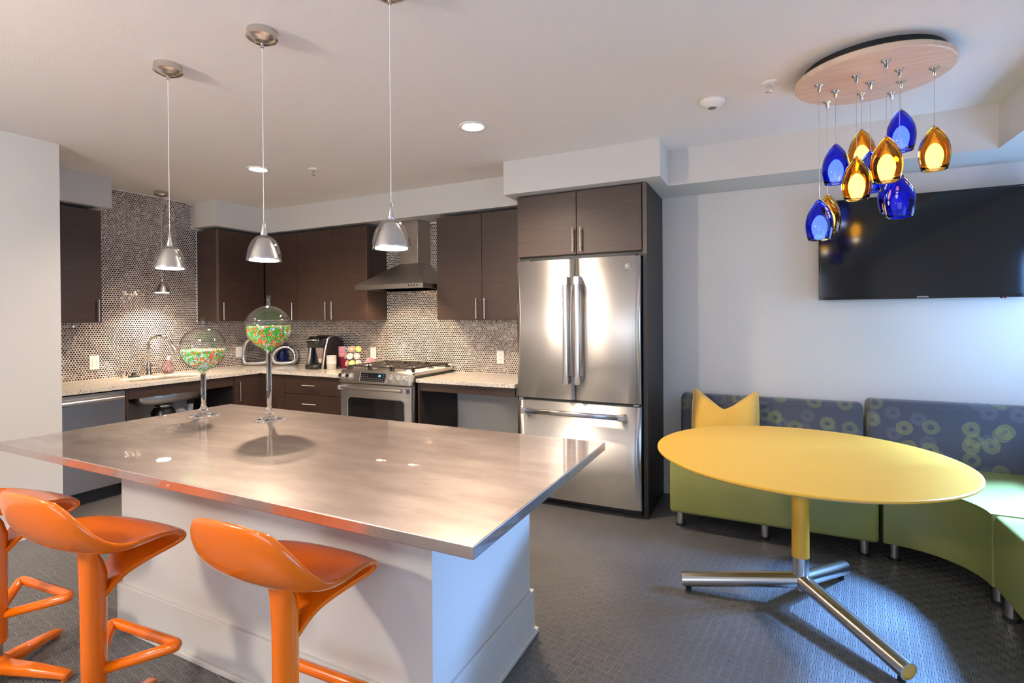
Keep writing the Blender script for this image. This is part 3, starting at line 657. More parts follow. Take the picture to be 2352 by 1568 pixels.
        obj('grate', bm, 'cast_iron', t)
kitchen_range()

def range_hood():
    x0, x1, yf = -3.400, -2.638, 3.775
    t = thing('range_hood', 'stainless chimney range hood above the gas range', 'range hood', ((x0+x1)/2, 4.0, 1.635))
    bm = nbm(); z0, z1, zt = 1.635, 1.676, 1.885
    yb = BY-.009
    def rg(a, b_, c, z): return [Vector((a, c, z)), Vector((b_, c, z)), Vector((b_, yb, z)), Vector((a, yb, z))]
    loft(bm, [rg(x0, x1, yf, z0+.012), rg(x0, x1, yf, z1), rg(-3.085, -2.885, 4.048, zt)], smooth=False, caps=(False, True))
    # hollow underside
    loft(bm, [rg(x0, x1, yf, z0+.012), rg(x0, x1, yf, z0), rg(x0+.012, x1-.012, yf+.012, z0), rg(x0+.012, x1-.012, yf+.012, z1-.012)], smooth=False, caps=(False, True))
    obj('canopy', bm, 'steel_dark', t)
    bxo('chimney', 'steel_dark', t, -3.09, -2.88, 4.043, yb, zt-.004, ZS-.001, bev=.0015)
    for k in range(4):
        bm = nbm(); cyl(bm, (-2.79+k*.030, yf-.003, z0+.024), (-2.79+k*.030, yf+.002, z0+.024), .007, n=14); obj('control_button', bm, 'black_plastic', t)
    bxo('filter', 'aluminium', t, x0+.10, x1-.10, yf+.12, yb-.05, z1-.016, z1-.010, bev=0)
    for xx in (x0+.2, x1-.2):
        obj('hood_lamp', cyl(nbm(), (xx, yf+.07, z1-.020), (xx, yf+.07, z1-.013), .032, n=20), 'lamp_hood', t)
        d = bpy.data.lights.new('hood_light', 'SPOT'); d.energy = 26; d.color = (1.0, .70, .42); d.spot_size = 2.5; d.spot_blend = .6; d.shadow_soft_size = .03
        o = bpy.data.objects.new('hood_light', d); COL.objects.link(o); o.parent = t; o.location = Vector((xx, yf+.07, z1-.03))-t.location
range_hood()

# ================================================================== ISLAND
def island():
    x0, x1, y0, y1 = -2.924, -.594, 1.040, 2.141
    o = obj('island_worktop', box(nbm(), x0, x1, y0, y1, .826, .858, bev=.0025), 'island_metal'); tag(o, 'long brushed metal island worktop with clouded reflective surface', 'worktop')
    a, b_, c, d = -2.599, -.921, 1.355, 2.105
    t = thing('kitchen_island', 'white painted island base with tall skirting under metal top', 'island', ((a+b_)/2, (c+d)/2, 0))
    bxo('body', 'trim_white', t, a, b_, c, d, 0, .8255, bev=.0015)
    def band(nm, off, z0, z1, bev):
        bm = nbm()
        for q in ((a-off, b_+off, c-off, c-.0005), (a-off, b_+off, d+.0005, d+off), (a-off, a-.0005, c, d), (b_+.0005, b_+off, c, d)): box(bm, q[0], q[1], q[2], q[3], z0, z1, bev=0)
        return obj(nm, bm, 'trim_white', t)
    def sides(nm, off, z0, z1, bev):
        bxo(nm, 'trim_white', t, a-off, b_+off, c-off, c-.0005, z0, z1, bev=bev); bxo(nm, 'trim_white', t, a-off, b_+off, d+.0005, d+off, z0, z1, bev=bev)
        bxo(nm, 'trim_white', t, a-off, a-.0005, c-.0004, d+.0004, z0, z1, bev=bev); bxo(nm, 'trim_white', t, b_+.0005, b_+off, c-.0004, d+.0004, z0, z1, bev=bev)
    sides('skirting', .015, 0, .190, .002); sides('shoe_moulding', .030, 0, .022, .004)
island()

# ================================================================== STOOLS
def stool(label, loc, rz, base_rz):
    t = thing('bar_stool', label, 'stool', loc, 'orange bar stools at the island'); t['_local'] = 1
    zs = SEAT_Z; RSEAT = Matrix.Rotation(0.0, 3, 'Z')
    st = [  # y, z, half width, edge rise, edge forward
        (-.188, .222, .118, -.020, .020), (-.193, .206, .156, -.030, .040), (-.184, .155, .188, -.030, .060), (-.160, .085, .205, -.005, .070),
        (-.115, .035, .212, .022, .060), (-.050, .006, .214, .040, .025), (.020, .000, .210, .040, .000), (.090, .002, .198, .030, -.010),
        (.150, .006, .184, .010, -.015), (.195, -.001, .172, -.002, -.020), (.216, -.013, .165, -.005, -.020), (.215, -.030, .158, -.004, -.020),
        (.194, -.048, .140, .000, -.015), (.142, -.070, .105, .000, -.008), (.095, -.095, .072, 0, 0), (.060, -.120, .048, 0, 0), (.032, -.158, .032, 0, 0), (.000, -.190, .022, 0, 0)]
    bm = nbm(); na = 17; rows = []
    for y, z, w_, k, c in st:
        row = []
        for j in range(na):
            a = -1+2*j/(na-1); sp_ = Vector((w_*math.sin(a*PI/2), y+c*a*a, zs+z+k*a*a)); sp_.rotate(RSEAT); row.append(bm.verts.new(sp_))
        rows.append(row)
    for r0, r1 in zip(rows, rows[1:]):
        for j in range(na-1): bm.faces.new((r0[j], r0[j+1], r1[j+1], r1[j])).smooth = True
    o = obj('seat', bm, 'orange_plastic', t)
    so = o.modifiers.new('thick', 'SOLIDIFY'); so.thickness = .014; so.offset = 0
    sb = o.modifiers.new('sub', 'SUBSURF'); sb.levels = 2; sb.render_levels = 2
    # stem: oval column with slanted shoulder
    bm = nbm(); rings = []
    for z, rx, ry, yo in ((.140, .028, .030, 0), (.150, .033, .035, 0), (.30, .034, .036, 0), (zs-.15, .035, .037, 0), (zs-.10, .037, .038, .0), (zs-.05, .040, .030, -.008), (zs-.015, .045, .018, -.018), (zs+.004, .046, .012, -.022)):
        rings.append([Vector((rx*math.cos(2*PI*i/24), yo+ry*math.sin(2*PI*i/24), z)) for i in range(24)])
    loft(bm, rings); obj('stem', bm, 'orange_plastic', t)
    # footrest: triangular loop in front
    zf = .265; bm = nbm()
    A, B = Vector((.182, .165, zf+.012)), Vector((-.182, .165, zf+.012)); C0, C1 = Vector((.012, .012, zf-.02)), Vector((-.012, .012, zf-.02))
    def bar(p, q, r=.018): tube(bm, [p, p.lerp(q, .5), q], r, 12)
    pts = [C0]
    for k in range(7):
        s_ = k/6; P0, P1, P2 = C0.lerp(A, .88), A, A.lerp(B, .12); pts.append((1-s_)**2*P0+2*s_*(1-s_)*P1+s_*s_*P2)
    for k in range(7):
        s_ = k/6; P0, P1, P2 = B.lerp(A, .12), B, B.lerp(C1, .12); pts.append((1-s_)**2*P0+2*s_*(1-s_)*P1+s_*s_*P2)
    pts.append(C1); tube(bm, pts, .0175, 12); obj('footrest', bm, 'orange_plastic', t)
    obj('gas_lift', cyl(nbm(), (0,0,.04), (0,0,.17), .020, n=18), 'steel_dark', t)
    hub = obj('base_hub', lathe(nbm(), [(0,.03),(.045,.03),(.050,.05),(.038,.075),(.024,.09),(0,.09)], (0,0,0), 24), 'orange_plastic', t)
    for k in range(4):
        an = base_rz+k*PI/2; u = Vector((math.cos(an), math.sin(an), 0)); v = Vector((-u.y, u.x, 0)); bm = nbm(); rings = []
        for d, hw, zb, zt in ((.02, .030, .03, .075), (.15, .025, .020, .058), (.27, .019, .008, .036), (.285, .015, .010, .030)):
            rings.append([u*d+v*(px*hw)+Vector((0, 0, (zb+zt)/2+pz*(zt-zb)/2)) for px, pz in rrect(-1, 1, -1, 1, .6, 4)])
        loft(bm, rings); lg = obj('base_leg', bm, 'orange_plastic', t)
        bm = nbm(); cyl(bm, u*.265, u*.265+Vector((0,0,.011)), .012, n=12); obj('glide', bm, 'orange_plastic', t)
    t.rotation_euler.z = rz
    return t
SEAT_Z = .655
stool('orange bar stool cut off by the left picture edge', (-2.64, .93, 0), math.radians(4), math.radians(22))
stool('orange bar stool second from the left, between the two others', (-1.94, .925, 0), math.radians(4), math.radians(22))
stool('orange bar stool nearest the right end of island', (-1.205, 1.045, 0), math.radians(2), math.radians(30))

# ================================================================== CEILING FIXTURES
def pendant(label, loc, zb, power=22, warm=(1.0, .84, .66), s=1.0, group='glass dome pendants above the island'):
    x, y = loc; t = thing('pendant_lamp', label, 'pendant lamp', (x, y, ZC), group)
    obj('canopy', lathe(nbm(), [(0, ZC-.0005), (.058*s, ZC-.0005), (.060*s, ZC-.030), (.052*s, ZC-.036), (.030*s, ZC-.046), (.007, ZC-.050), (.007, ZC-.066), (0, ZC-.066)], (x, y, 0), 32, smooth=False), 'nickel', t)
    zt = zb+.108*s
    obj('cord', cyl(nbm(), (x, y, zt+.05), (x, y, ZC-.06), .0016, n=8), 'white_plastic', t)
    obj('neck', lathe(nbm(), [(0, zt+.055*s), (.0055, zt+.055*s), (.007, zt+.03*s), (.013, zt+.004), (.013, zt-.002), (0, zt-.002)], (x, y, 0), 18), 'aluminium', t)
    R = .067*s; out = []; inn = []
    for k in range(13):
        a = PI/2*k/12*.99; out.append((max(R*math.sin(a)**.92, .010), zb+.108*s*math.cos(a)**.95))
    out = [(r, max(z, zb)) for r, z in out]; inn = [(max(r-.003, .007), z-.003 if z > zb+.004 else z) for r, z in reversed(out)]
    obj('glass_shade', lathe(nbm(), out+inn, (x, y, 0), 40), 'thin_glass', t)
    # inner reflector cone
    po = [(.012, zt-.012), (.024*s, zt-.016), (.041*s, zt-.05*s), (.056*s, zb+.014), (.058*s, zb+.008)]
    pi_ = [(r-.0015, z-.001) for r, z in reversed(po)]
    obj('reflector', lathe(nbm(), [(0, zt-.012)]+po+pi_+[(0, zt-.016)], (x, y, 0), 36), 'aluminium', t)
    obj('bulb_disc', lathe(nbm(), [(0, zb+.0065), (.056*s, zb+.0065), (.056*s, zb+.0035), (0, zb+.0035)], (x, y, 0), 28), 'lamp_warm', t)
    d = bpy.data.lights.new('pendant_light', 'SPOT'); d.energy = power; d.color = warm; d.spot_size = 2.3; d.spot_blend = .7; d.shadow_soft_size = .04
    o = bpy.data.objects.new('pendant_light', d); COL.objects.link(o); o.parent = t; o.location = (0, 0, zb-.004-ZC)
pendant('glass dome pendant lamp at the left end of the island row', (-2.430, 1.48), 1.604)
pendant('glass dome pendant lamp in the middle of the island row', (-1.808, 1.48), 1.607)
pendant('glass dome pendant lamp nearest the refrigerator in the row', (-1.166, 1.48), 1.614)
pendant('small metal dome pendant lamp hanging above the sink by tiled wall', (-4.899, 2.91), 1.612, power=85, warm=(1.0,.78,.55), group='pendant above the sink')

def downlight(label, x, y, power=270):
    t = thing('recessed_downlight', label, 'downlight', (x, y, ZC), 'recessed ceiling downlights')
    obj('trim_ring', lathe(nbm(), [(.085, ZC), (.086, ZC-.006), (.070, ZC-.008), (.062, ZC-.003), (.062, ZC)], (x, y, 0), 36), 'white_plastic', t)
    obj('lens', lathe(nbm(), [(0, ZC-.002), (.062, ZC-.002), (.062, ZC-.0005), (0, ZC-.0005)], (x, y, 0), 32), 'lamp_downlight', t)
    d = bpy.data.lights.new('downlight_beam', 'SPOT'); d.energy = power; d.color = (1.0, .78, .58); d.spot_size = 2.5; d.spot_blend = .8; d.shadow_soft_size = .06
    o = bpy.data.objects.new('downlight_beam', d); COL.objects.link(o); o.parent = t; o.location = (0, 0, -.012)
downlight('round recessed downlight in ceiling above the refrigerator front', -1.584, 2.802)
downlight('round recessed downlight in ceiling above the drawer cabinet', -3.506, 2.823)
downlight('added recessed downlight, unseen behind the viewer near the partition', -3.4, -.6, 60)  # unseen lamp added as general fill for the room
downlight('added recessed downlight, unseen behind the viewer near the middle', -1.2, -.9, 60)  # second added fill lamp, also out of view

def sprinkler(label, x, y):
    t = thing('sprinkler', label, 'sprinkler', (x, y, ZC), 'ceiling fire sprinklers')
    obj('escutcheon', lathe(nbm(), [(0, ZC), (.040, ZC), (.040, ZC-.003), (.028, ZC-.009), (.012, ZC-.010), (0, ZC-.010)], (x, y, 0), 28), 'white_plastic', t)
    bm = nbm(); cyl(bm, (x, y, ZC-.008), (x, y, ZC-.022), .009, n=12)
    for s in (-1, 1): tube(bm, [(x+s*.009, y, ZC-.018), (x+s*.014, y, ZC-.032), (x+s*.004, y, ZC-.046)], .0025, 8)
    obj('frame', bm, 'chrome', t)
    obj('deflector', lathe(nbm(), [(0, ZC-.050), (.016, ZC-.048), (.016, ZC-.046), (0, ZC-.046)], (x, y, 0), 18), 'chrome', t)
sprinkler('ceiling sprinkler head between the two recessed downlights', -3.132, 3.024)
sprinkler('ceiling sprinkler head between smoke detector and wooden chandelier plate', .017, 2.969)
t = thing('smoke_detector', 'white round smoke detector on the ceiling', 'detector', (-.254, 3.066, ZC))
obj('housing', lathe(nbm(), [(0, ZC), (.065, ZC), (.066, ZC-.012), (.055, ZC-.026), (.030, ZC-.040), (.026, ZC-.042), (0, ZC-.042)], (-.254, 3.066, 0), 36), 'white_plastic', t)
obj('sensor_cap', lathe(nbm(), [(0, ZC-.0415), (.021, ZC-.0415), (.021, ZC-.044), (0, ZC-.044)], (-.254, 3.066, 0), 24), 'grey_plastic', t)

def chandelier():
    cx, cy = .440, 2.985; zp = ZC-.065
    t = thing('chandelier', 'cluster chandelier of blue and amber glass drops under round maple plate', 'chandelier', (cx, cy, ZC))
    obj('mounting_drum', lathe(nbm(), [(0, ZC-.0005), (.275, ZC-.0005), (.275, ZC-.036), (0, ZC-.036)], (cx, cy, 0), 64, smooth=False), 'black_plastic', t)
    obj('maple_plate', lathe(nbm(), [(0, zp+.03), (.300, zp+.03), (.309, zp+.024), (.309, zp+.004), (.303, zp), (0, zp)], (cx, cy, 0), 72, smooth=False), 'maple', t)
    P = [('b', .228, 2.938, 1.733, 1), ('a', .284, 3.191, 1.799, 1), ('b', .306, 3.052, 2.017, 1), ('a', .372, 2.904, 1.904, 1), ('a', .425, 3.149, 2.096, 1), ('b', .441, 3.018, 1.954, 0),
         ('a', .465, 2.792, 1.949, 1), ('b', .556, 3.212, 1.880, 0), ('b', .535, 2.921, 1.810, 0), ('b', .568, 3.074, 2.143, 1), ('a', .670, 2.977, 2.018, 1)]
    H = .195
    for c, x, y, zb, lit in P:
        obj('cable_fitting', lathe(nbm(), [(0, zp), (.021, zp), (.020, zp-.005), (.008, zp-.012), (.006, zp-.034), (0, zp-.034)], (x, y, 0), 18), 'chrome', t)
        zt = zb+H
        obj('cable', cyl(nbm(), (x, y, zt-.012), (x, y, zp-.03), .0012, n=6), 'aluminium', t)
        out = [(.060, 0), (.0665, .020), (.0725, .045), (.0745, .068), (.073, .092), (.066, .118), (.053, .144), (.036, .167), (.018, .185), (.006, .194)]
        inn = [(.003, .174), (.014, .168), (.031, .152), (.048, .132), (.0605, .110), (.0675, .088), (.0690, .068), (.067, .045), (.061, .020), (.0555, .0)]
        out = [(r*.79, z) for r, z in out]; inn = [(r*.79, z) for r, z in inn]
        sh = obj('glass_drop', lathe(nbm(), [(r, zb+z) for r, z in out]+[(r, zb+z) for r, z in inn]+[(out[0][0], zb)], (x, y, 0), 40), 'amber_glass' if c == 'a' else 'blue_glass', t)
        obj('drop_cap', lathe(nbm(), [(0, zt+.003), (.004, zt+.003), (.0105, zt-.0085), (.0, zt-.0095)], (x, y, 0), 16), 'aluminium', sh)
        dm = ('diffuser_lit' if c == 'a' else 'diffuser_blue_lit') if lit else 'diffuser_unlit'
        obj('inner_diffuser', lathe(nbm(), [(0, .020), (.021, .021), (.029, .034), (.033, .055), (.032, .074), (.027, .092), (.018, .108), (.008, .117), (0, .119)], (x, y, zb), 28), dm, sh)
        if lit:
            d = bpy.data.lights.new('drop_light', 'POINT'); d.energy = .35; d.color = (1.0, .82, .55) if c == 'a' else (.5, .6, 1.0); d.shadow_soft_size = .02
            o = bpy.data.objects.new('drop_light', d); COL.objects.link(o); o.parent = t; o.location = Vector((x, y, zb-.02))-t.location
chandelier()

# lamp added behind the viewer, stand-in for the unseen source of the ceiling shadows
def added_floor_lamp():
    x, y = -2.60, -.72
    t = thing('added_floor_lamp', 'added tall floor lamp with opal globe, unseen behind the viewer', 'lamp', (x, y, 0))
    obj('base', lathe(nbm(), [(0,0),(.15,0),(.15,.012),(.03,.025),(0,.025)], (x, y, 0), 32), 'nickel', t)
    obj('pole', cyl(nbm(), (x, y, .02), (x, y, 1.90), .011, n=14), 'nickel', t)
    d = bpy.data.lights.new('added_ceiling_fill', 'SPOT'); d.energy = 380; d.color = (1.0, .86, .73); d.spot_size = 2.6; d.spot_blend = .9; d.shadow_soft_size = .1  # upward spot added to brighten the ceiling
    lo = bpy.data.objects.new('added_ceiling_fill', d); COL.objects.link(lo); lo.parent = t; lo.location = (0, 0, 2.12); lo.rotation_euler = (PI, 0, 0)
    obj('shade', lathe(nbm(), [(0,1.89)]+[(.11*math.sin(PI*k/16), 2.0-.11*math.cos(PI*k/16)) for k in range(1, 16)]+[(0,2.11)], (x, y, 0), 28), 'added_globe_glow', t)
added_floor_lamp()

# ================================================================== DINING CORNER
def table():
    cx, cy, z = .141, 2.872, .722
    t = thing('dining_table', 'round yellow pedestal table with three tubular steel feet', 'table', (cx, cy, 0))
    obj('tabletop', lathe(nbm(), [(0, z), (.640, z), (.646, z-.003), (.646, z-.010), (.62, z-.022), (.50, z-.028), (0, z-.028)], (cx, cy, 0), 96, smooth=False), 'yellow_lacquer', t)
    obj('column', cyl(nbm(), (cx, cy, .235), (cx, cy, z-.027), .0370, n=36), 'yellow_lacquer', t)
    obj('column_foot', cyl(nbm(), (cx, cy, .085), (cx, cy, .236), .0350, n=36), 'tube_steel', t)
    for an, L in ((189.5, .530), (306, .555), (62, .46)):
        a = math.radians(an); u = Vector((math.cos(a), math.sin(a), 0)); c0 = Vector((cx, cy, .125)); c1 = Vector((cx, cy, .053))+u*L
        bm = nbm(); ax = (c1-c0).normalized()
        loft(bm, [ring_pts(c0, ax, .0355, 40), ring_pts(c1, ax, .0355, 40)], caps=(False, False)); loft(bm, [ring_pts(c1, ax, .0355, 40), ring_pts(c1, ax, .0325, 40)], caps=(False, False)); loft(bm, [ring_pts(c1, ax, .0325, 40), ring_pts(c1-ax*.05, ax, .0325, 40)], caps=(False, True))
        lg = obj('foot_tube', bm, 'tube_steel', t, recalc=False)
        obj('end_plug', cyl(nbm(), c1-ax*.012, c1-ax*.006, .0323, n=28), 'yellow_lacquer', lg)
        q = c1-ax*.03; bm = nbm(); cyl(bm, (q.x, q.y, 0), (q.x, q.y, .018), .014, n=14); obj('glide', bm, 'rubber_black', t)
table()

def uv_from(o, fn):
    me = o.data; uv = me.uv_layers.new(name='UVMap')
    off = Vector((0,0,0)); p = o.parent
    while p is not None: off += p.location; p = p.parent
    for poly in me.polygons:
        n = poly.normal
        for li in poly.loop_indices:
            c = me.vertices[me.loops[li].vertex_index].co+off; uv.data[li].uv = fn(c, n)
def soft(o, w_=.02, s=3):
    b_ = o.modifiers.new('round', 'BEVEL'); b_.width = w_; b_.segments = s; b_.limit_method = 'ANGLE'; b_.angle_limit = math.radians(35)
    for p in o.data.polygons: p.use_smooth = True
    return o
def bench_leg(t, x, y, h=.115):
    o = obj('leg', cyl(nbm(), (x, y, .014), (x, y, h), .026, n=24), 'tube_steel', t); obj('leg_cap', cyl(nbm(), (x, y, 0), (x, y, .015), .030, n=24), 'rubber_black', o)
def benches():
    zb, zt = .113, .452
    t = thing('banquette', 'straight banquette with green seat and ring-patterned back behind yellow table', 'bench', (0, 3.87, 0), 'green banquette seating')
    x0, x1 = -.560, .552
    soft(obj('seat', box(nbm(), x0, x1, 3.530, 4.06, zb, zt), 'green_leather', t), .022, 4)
    bm = nbm(); prof = [(4.045, zb), (4.045, .45), (4.075, .775), (4.090, .800), (4.15, .806), (4.195, .79), (4.20, zb)]
    loft(bm, [[Vector((x, y, z)) for y, z in prof] for x in (x0-.004, x1+.004)], smooth=False)
    o = obj('backrest', bm, 'ring_fabric', t); uv_from(o, lambda c, n: (c.x, c.z-c.y*.0) if abs(n.x) < .7 else (c.y+.4, c.z)); soft(o, .042, 5)
    for x in (-.509, -.012, .498):
        for y in (3.645, 4.13): bench_leg(t, x, y)
    # inner-curved corner piece
    t = thing('banquette', 'inward-curved corner banquette with green seat and ring-patterned back', 'bench', (1.1, 3.8, 0), 'green banquette seating')
    cx, cy, r = .576, 3.205, .352
    arc = [(cx+r*math.sin(PI/2*k/14), cy+r*math.cos(PI/2*k/14)) for k in range(15)]
    # follow the measured front edge: nearly a quarter circle that straightens towards the viewer
    poly = [(.574, 4.06), (.574, arc[0][1])]+arc[1:]+[(.930, 3.245-.04), (1.45, 3.245-.04), (1.45, 4.06)]
    bm = nbm(); prism(bm, poly, zb, zt); soft(obj('seat', bm, 'green_leather', t), .020, 4)
    bm = nbm(); loft(bm, [[Vector((x, y, z)) for y, z in [(4.045, zb), (4.045, .45), (4.075, .80), (4.09, .825), (4.15, .836), (4.195, .82), (4.20, zb)]] for x in (.572, 1.60)], smooth=False)
    o = obj('backrest', bm, 'ring_fabric', t); uv_from(o, lambda c, n: (c.x+3.1, c.z) if abs(n.x) < .7 else (c.y+.4, c.z)); soft(o, .042, 5)
    bm = nbm(); box(bm, 1.455, 1.60, 3.205, 4.04, zb, .836)
    o = obj('side_backrest', bm, 'ring_fabric', t); uv_from(o, lambda c, n: (c.y, c.z) if abs(n.x) > .7 else (c.x+.4, c.z)); soft(o, .042, 5)
    obj('seat_welt', tube(nbm(), [(x, y, zt-.004) for x, y in [(.60, arc[0][1]-.002)]+arc[1:]+[(.930, 3.215)]], .004, 8), 'green_leather', t)
    for x, y in ((.638, 3.645), (.986, 3.309), (.66, 4.13), (1.5, 4.13), (1.5, 3.3)): bench_leg(t, x, y)
    # straight piece below the window, only its front end in the picture
    t = thing('banquette', 'green banquette running towards the viewer at right picture edge', 'bench', (1.25, 2.5, 0), 'green banquette seating')
    soft(obj('seat', box(nbm(), .932, 1.45, 1.75, 3.198, zb, zt), 'green_leather', t), .020, 4)
    bm = nbm(); box(bm, 1.44, 1.60, 1.75, 3.198, zb, .836)
    o = obj('backrest', bm, 'ring_fabric', t); uv_from(o, lambda c, n: (c.y, c.z) if abs(n.x) > .7 else (c.x+.4, c.z)); soft(o, .042, 5)
    for x, y in ((.980, 3.15), (.980, 2.45), (.980, 1.8), (1.5, 3.1), (1.5, 1.8)): bench_leg(t, x, y)
    # cushion with a karate-chop dent
    bm = nbm(); N = 20; W_, Hh = .205, .205
    def puff(u, v, s):
        e = (1-u**4)*(1-v**4); th = .070*max(e, 0)**.55
        x = u*W_*(1+.04*(1-v*v)*(u*u)); z = v*Hh*(1-.02*(1-abs(u)))
        if v > 0:                                # chopped top edge
            z -= .150*max(0, 1-abs(u)*1.06)**1.05*v**2
        th *= 1-.35*math.exp(-(u/.14)**2)*max(v, 0)
        return Vector((x, s*th, z))
    vs = {}
    for s in (1, -1):
        for i in range(N+1):
            for j in range(N+1):
                u, v = -1+2*i/N, -1+2*j/N; edge = i in (0, N) or j in (0, N)
                if edge and s < 0: vs[(s, i, j)] = vs[(1, i, j)]
                else: vs[(s, i, j)] = bm.verts.new(puff(u, v, s))
        for i in range(N):
            for j in range(N):
                q = [vs[(s, i, j)], vs[(s, i+1, j)], vs[(s, i+1, j+1)], vs[(s, i, j+1)]]
                bm.faces.new(q if s < 0 else list(reversed(q))).smooth = True
    R_ = Matrix.Rotation(math.radians(-14), 4, 'X'); L = Vector((-.258, 3.962, zt+.205))
    for v in bm.verts: v.co = R_ @ v.co + L
    tp = thing('cushion', 'yellow velvet cushion with dented top on straight banquette', 'cushion', (-.258, 3.95, zt))
    obj('cover', bm, 'yellow_velvet', tp)
    bm = nbm(); path = []
    for k in range(4*N):
        i, j = (k, 0) if k < N else (N, k-N) if k < 2*N else (3*N-k, N) if k < 3*N else (0, 4*N-k)
        path.append(R_ @ puff(-1+2*i/N, -1+2*j/N, 1) + L)
    obj('piping', tube(bm, path, .0035, 6, closed=True), 'yellow_velvet', tp)
benches()

def tv():
    x0, x1, z0, z1 = .315, 1.425, 1.474, 2.130; yf = 4.128
    t = thing('television', 'large black wall-mounted flat television above the banquette', 'television', ((x0+x1)/2, 4.16, z0))
    bxo('housing', 'black_plastic', t, x0+.004, x1-.004, yf+.012, 4.20, z0+.004, z1-.004, bev=.006)
    bm = nbm(); 
    for q in ((x0, x1, z0, z0+.020), (x0, x1, z1-.010, z1), (x0, x0+.010, z0+.02, z1-.01), (x1-.010, x1, z0+.02, z1-.01)): box(bm, q[0], q[1], yf, yf+.016, q[2], q[3], bev=.0015, seg=1)
    obj('bezel', bm, 'black_gloss', t)
    bxo('screen', 'screen_glass', t, x0+.009, x1-.009, yf+.004, yf+.012, z0+.019, z1-.009, bev=0)
    text_mesh('brand_lettering', 'SAMSUNG', .0125, 'logo_silver', t, (.870, yf-.0006, z0+.010), (PI/2, 0, 0))
    bxo('sensor_bump', 'black_gloss', t, 1.236, 1.262, yf-.001, yf+.01, z0-.006, z0+.002, bev=.001)
    obj('standby_light', cyl(nbm(), (1.249, yf-.0018, z0-.001), (1.249, yf, z0-.001), .0028, n=10), 'red_led', t)
    bxo('wall_bracket', 'black_plastic', t, .65, 1.09, 4.20, BY-.004, z0+.18, z1-.18, bev=0)
tv()

# ================================================================== SMALL THINGS ON WORKTOPS AND WALLS
def plates():
    def plate(label, c, axis, kind, w_=.072, h_=.118, cat='outlet'):
        t = thing('wall_plate', label, cat, c, 'white wall plates on the tiles')
        x, y, z = c
        def bb(u0, u1, v0, v1, d0, d1, nm, m, bev=.001):
            if axis == 'X': obj(nm, box(nbm(), LX+d0, LX+d1, y+u0, y+u1, z+v0, z+v1, bev=bev), m, t)
            else: obj(nm, box(nbm(), x+u0, x+u1, BY-d1, BY-d0, z+v0, z+v1, bev=bev), m, t)
        bb(-w_/2, w_/2, -h_/2, h_/2, .0055, .0125, 'cover', 'white_plastic', .002)
        if kind == 'rocker': bb(-.017, .017, -.033, .033, .0115, .0155, 'rocker', 'white_plastic')
        else:
            for s in (-1, 1):
                bb(-.016, .016, s*.020-.014, s*.020+.014, .0115, .0140, 'socket', 'white_plastic')
                for k in (-1, 1): bb(k*.006-.0012, k*.006+.0012, s*.020-.004, s*.020+.006, .0138, .0143, 'slot', 'black_plastic', 0)
    plate('white rocker switch plate on tiled wall left of the faucet', (LX, 2.476, 1.010), 'X', 'rocker', .075, .122, 'switch')
    plate('white wall plate on tiles beside the chrome loop', (LX, 3.868, 1.012), 'X', 'rocker', .072, .118, 'switch')
    plate('white outlet plate on tiles behind the coffee pods', (-3.585, BY, 1.018), 'Y', 'outlet')
    plate('white outlet plate on tiles left of the refrigerator', (-2.130, BY, 1.016), 'Y', 'outlet')
plates()

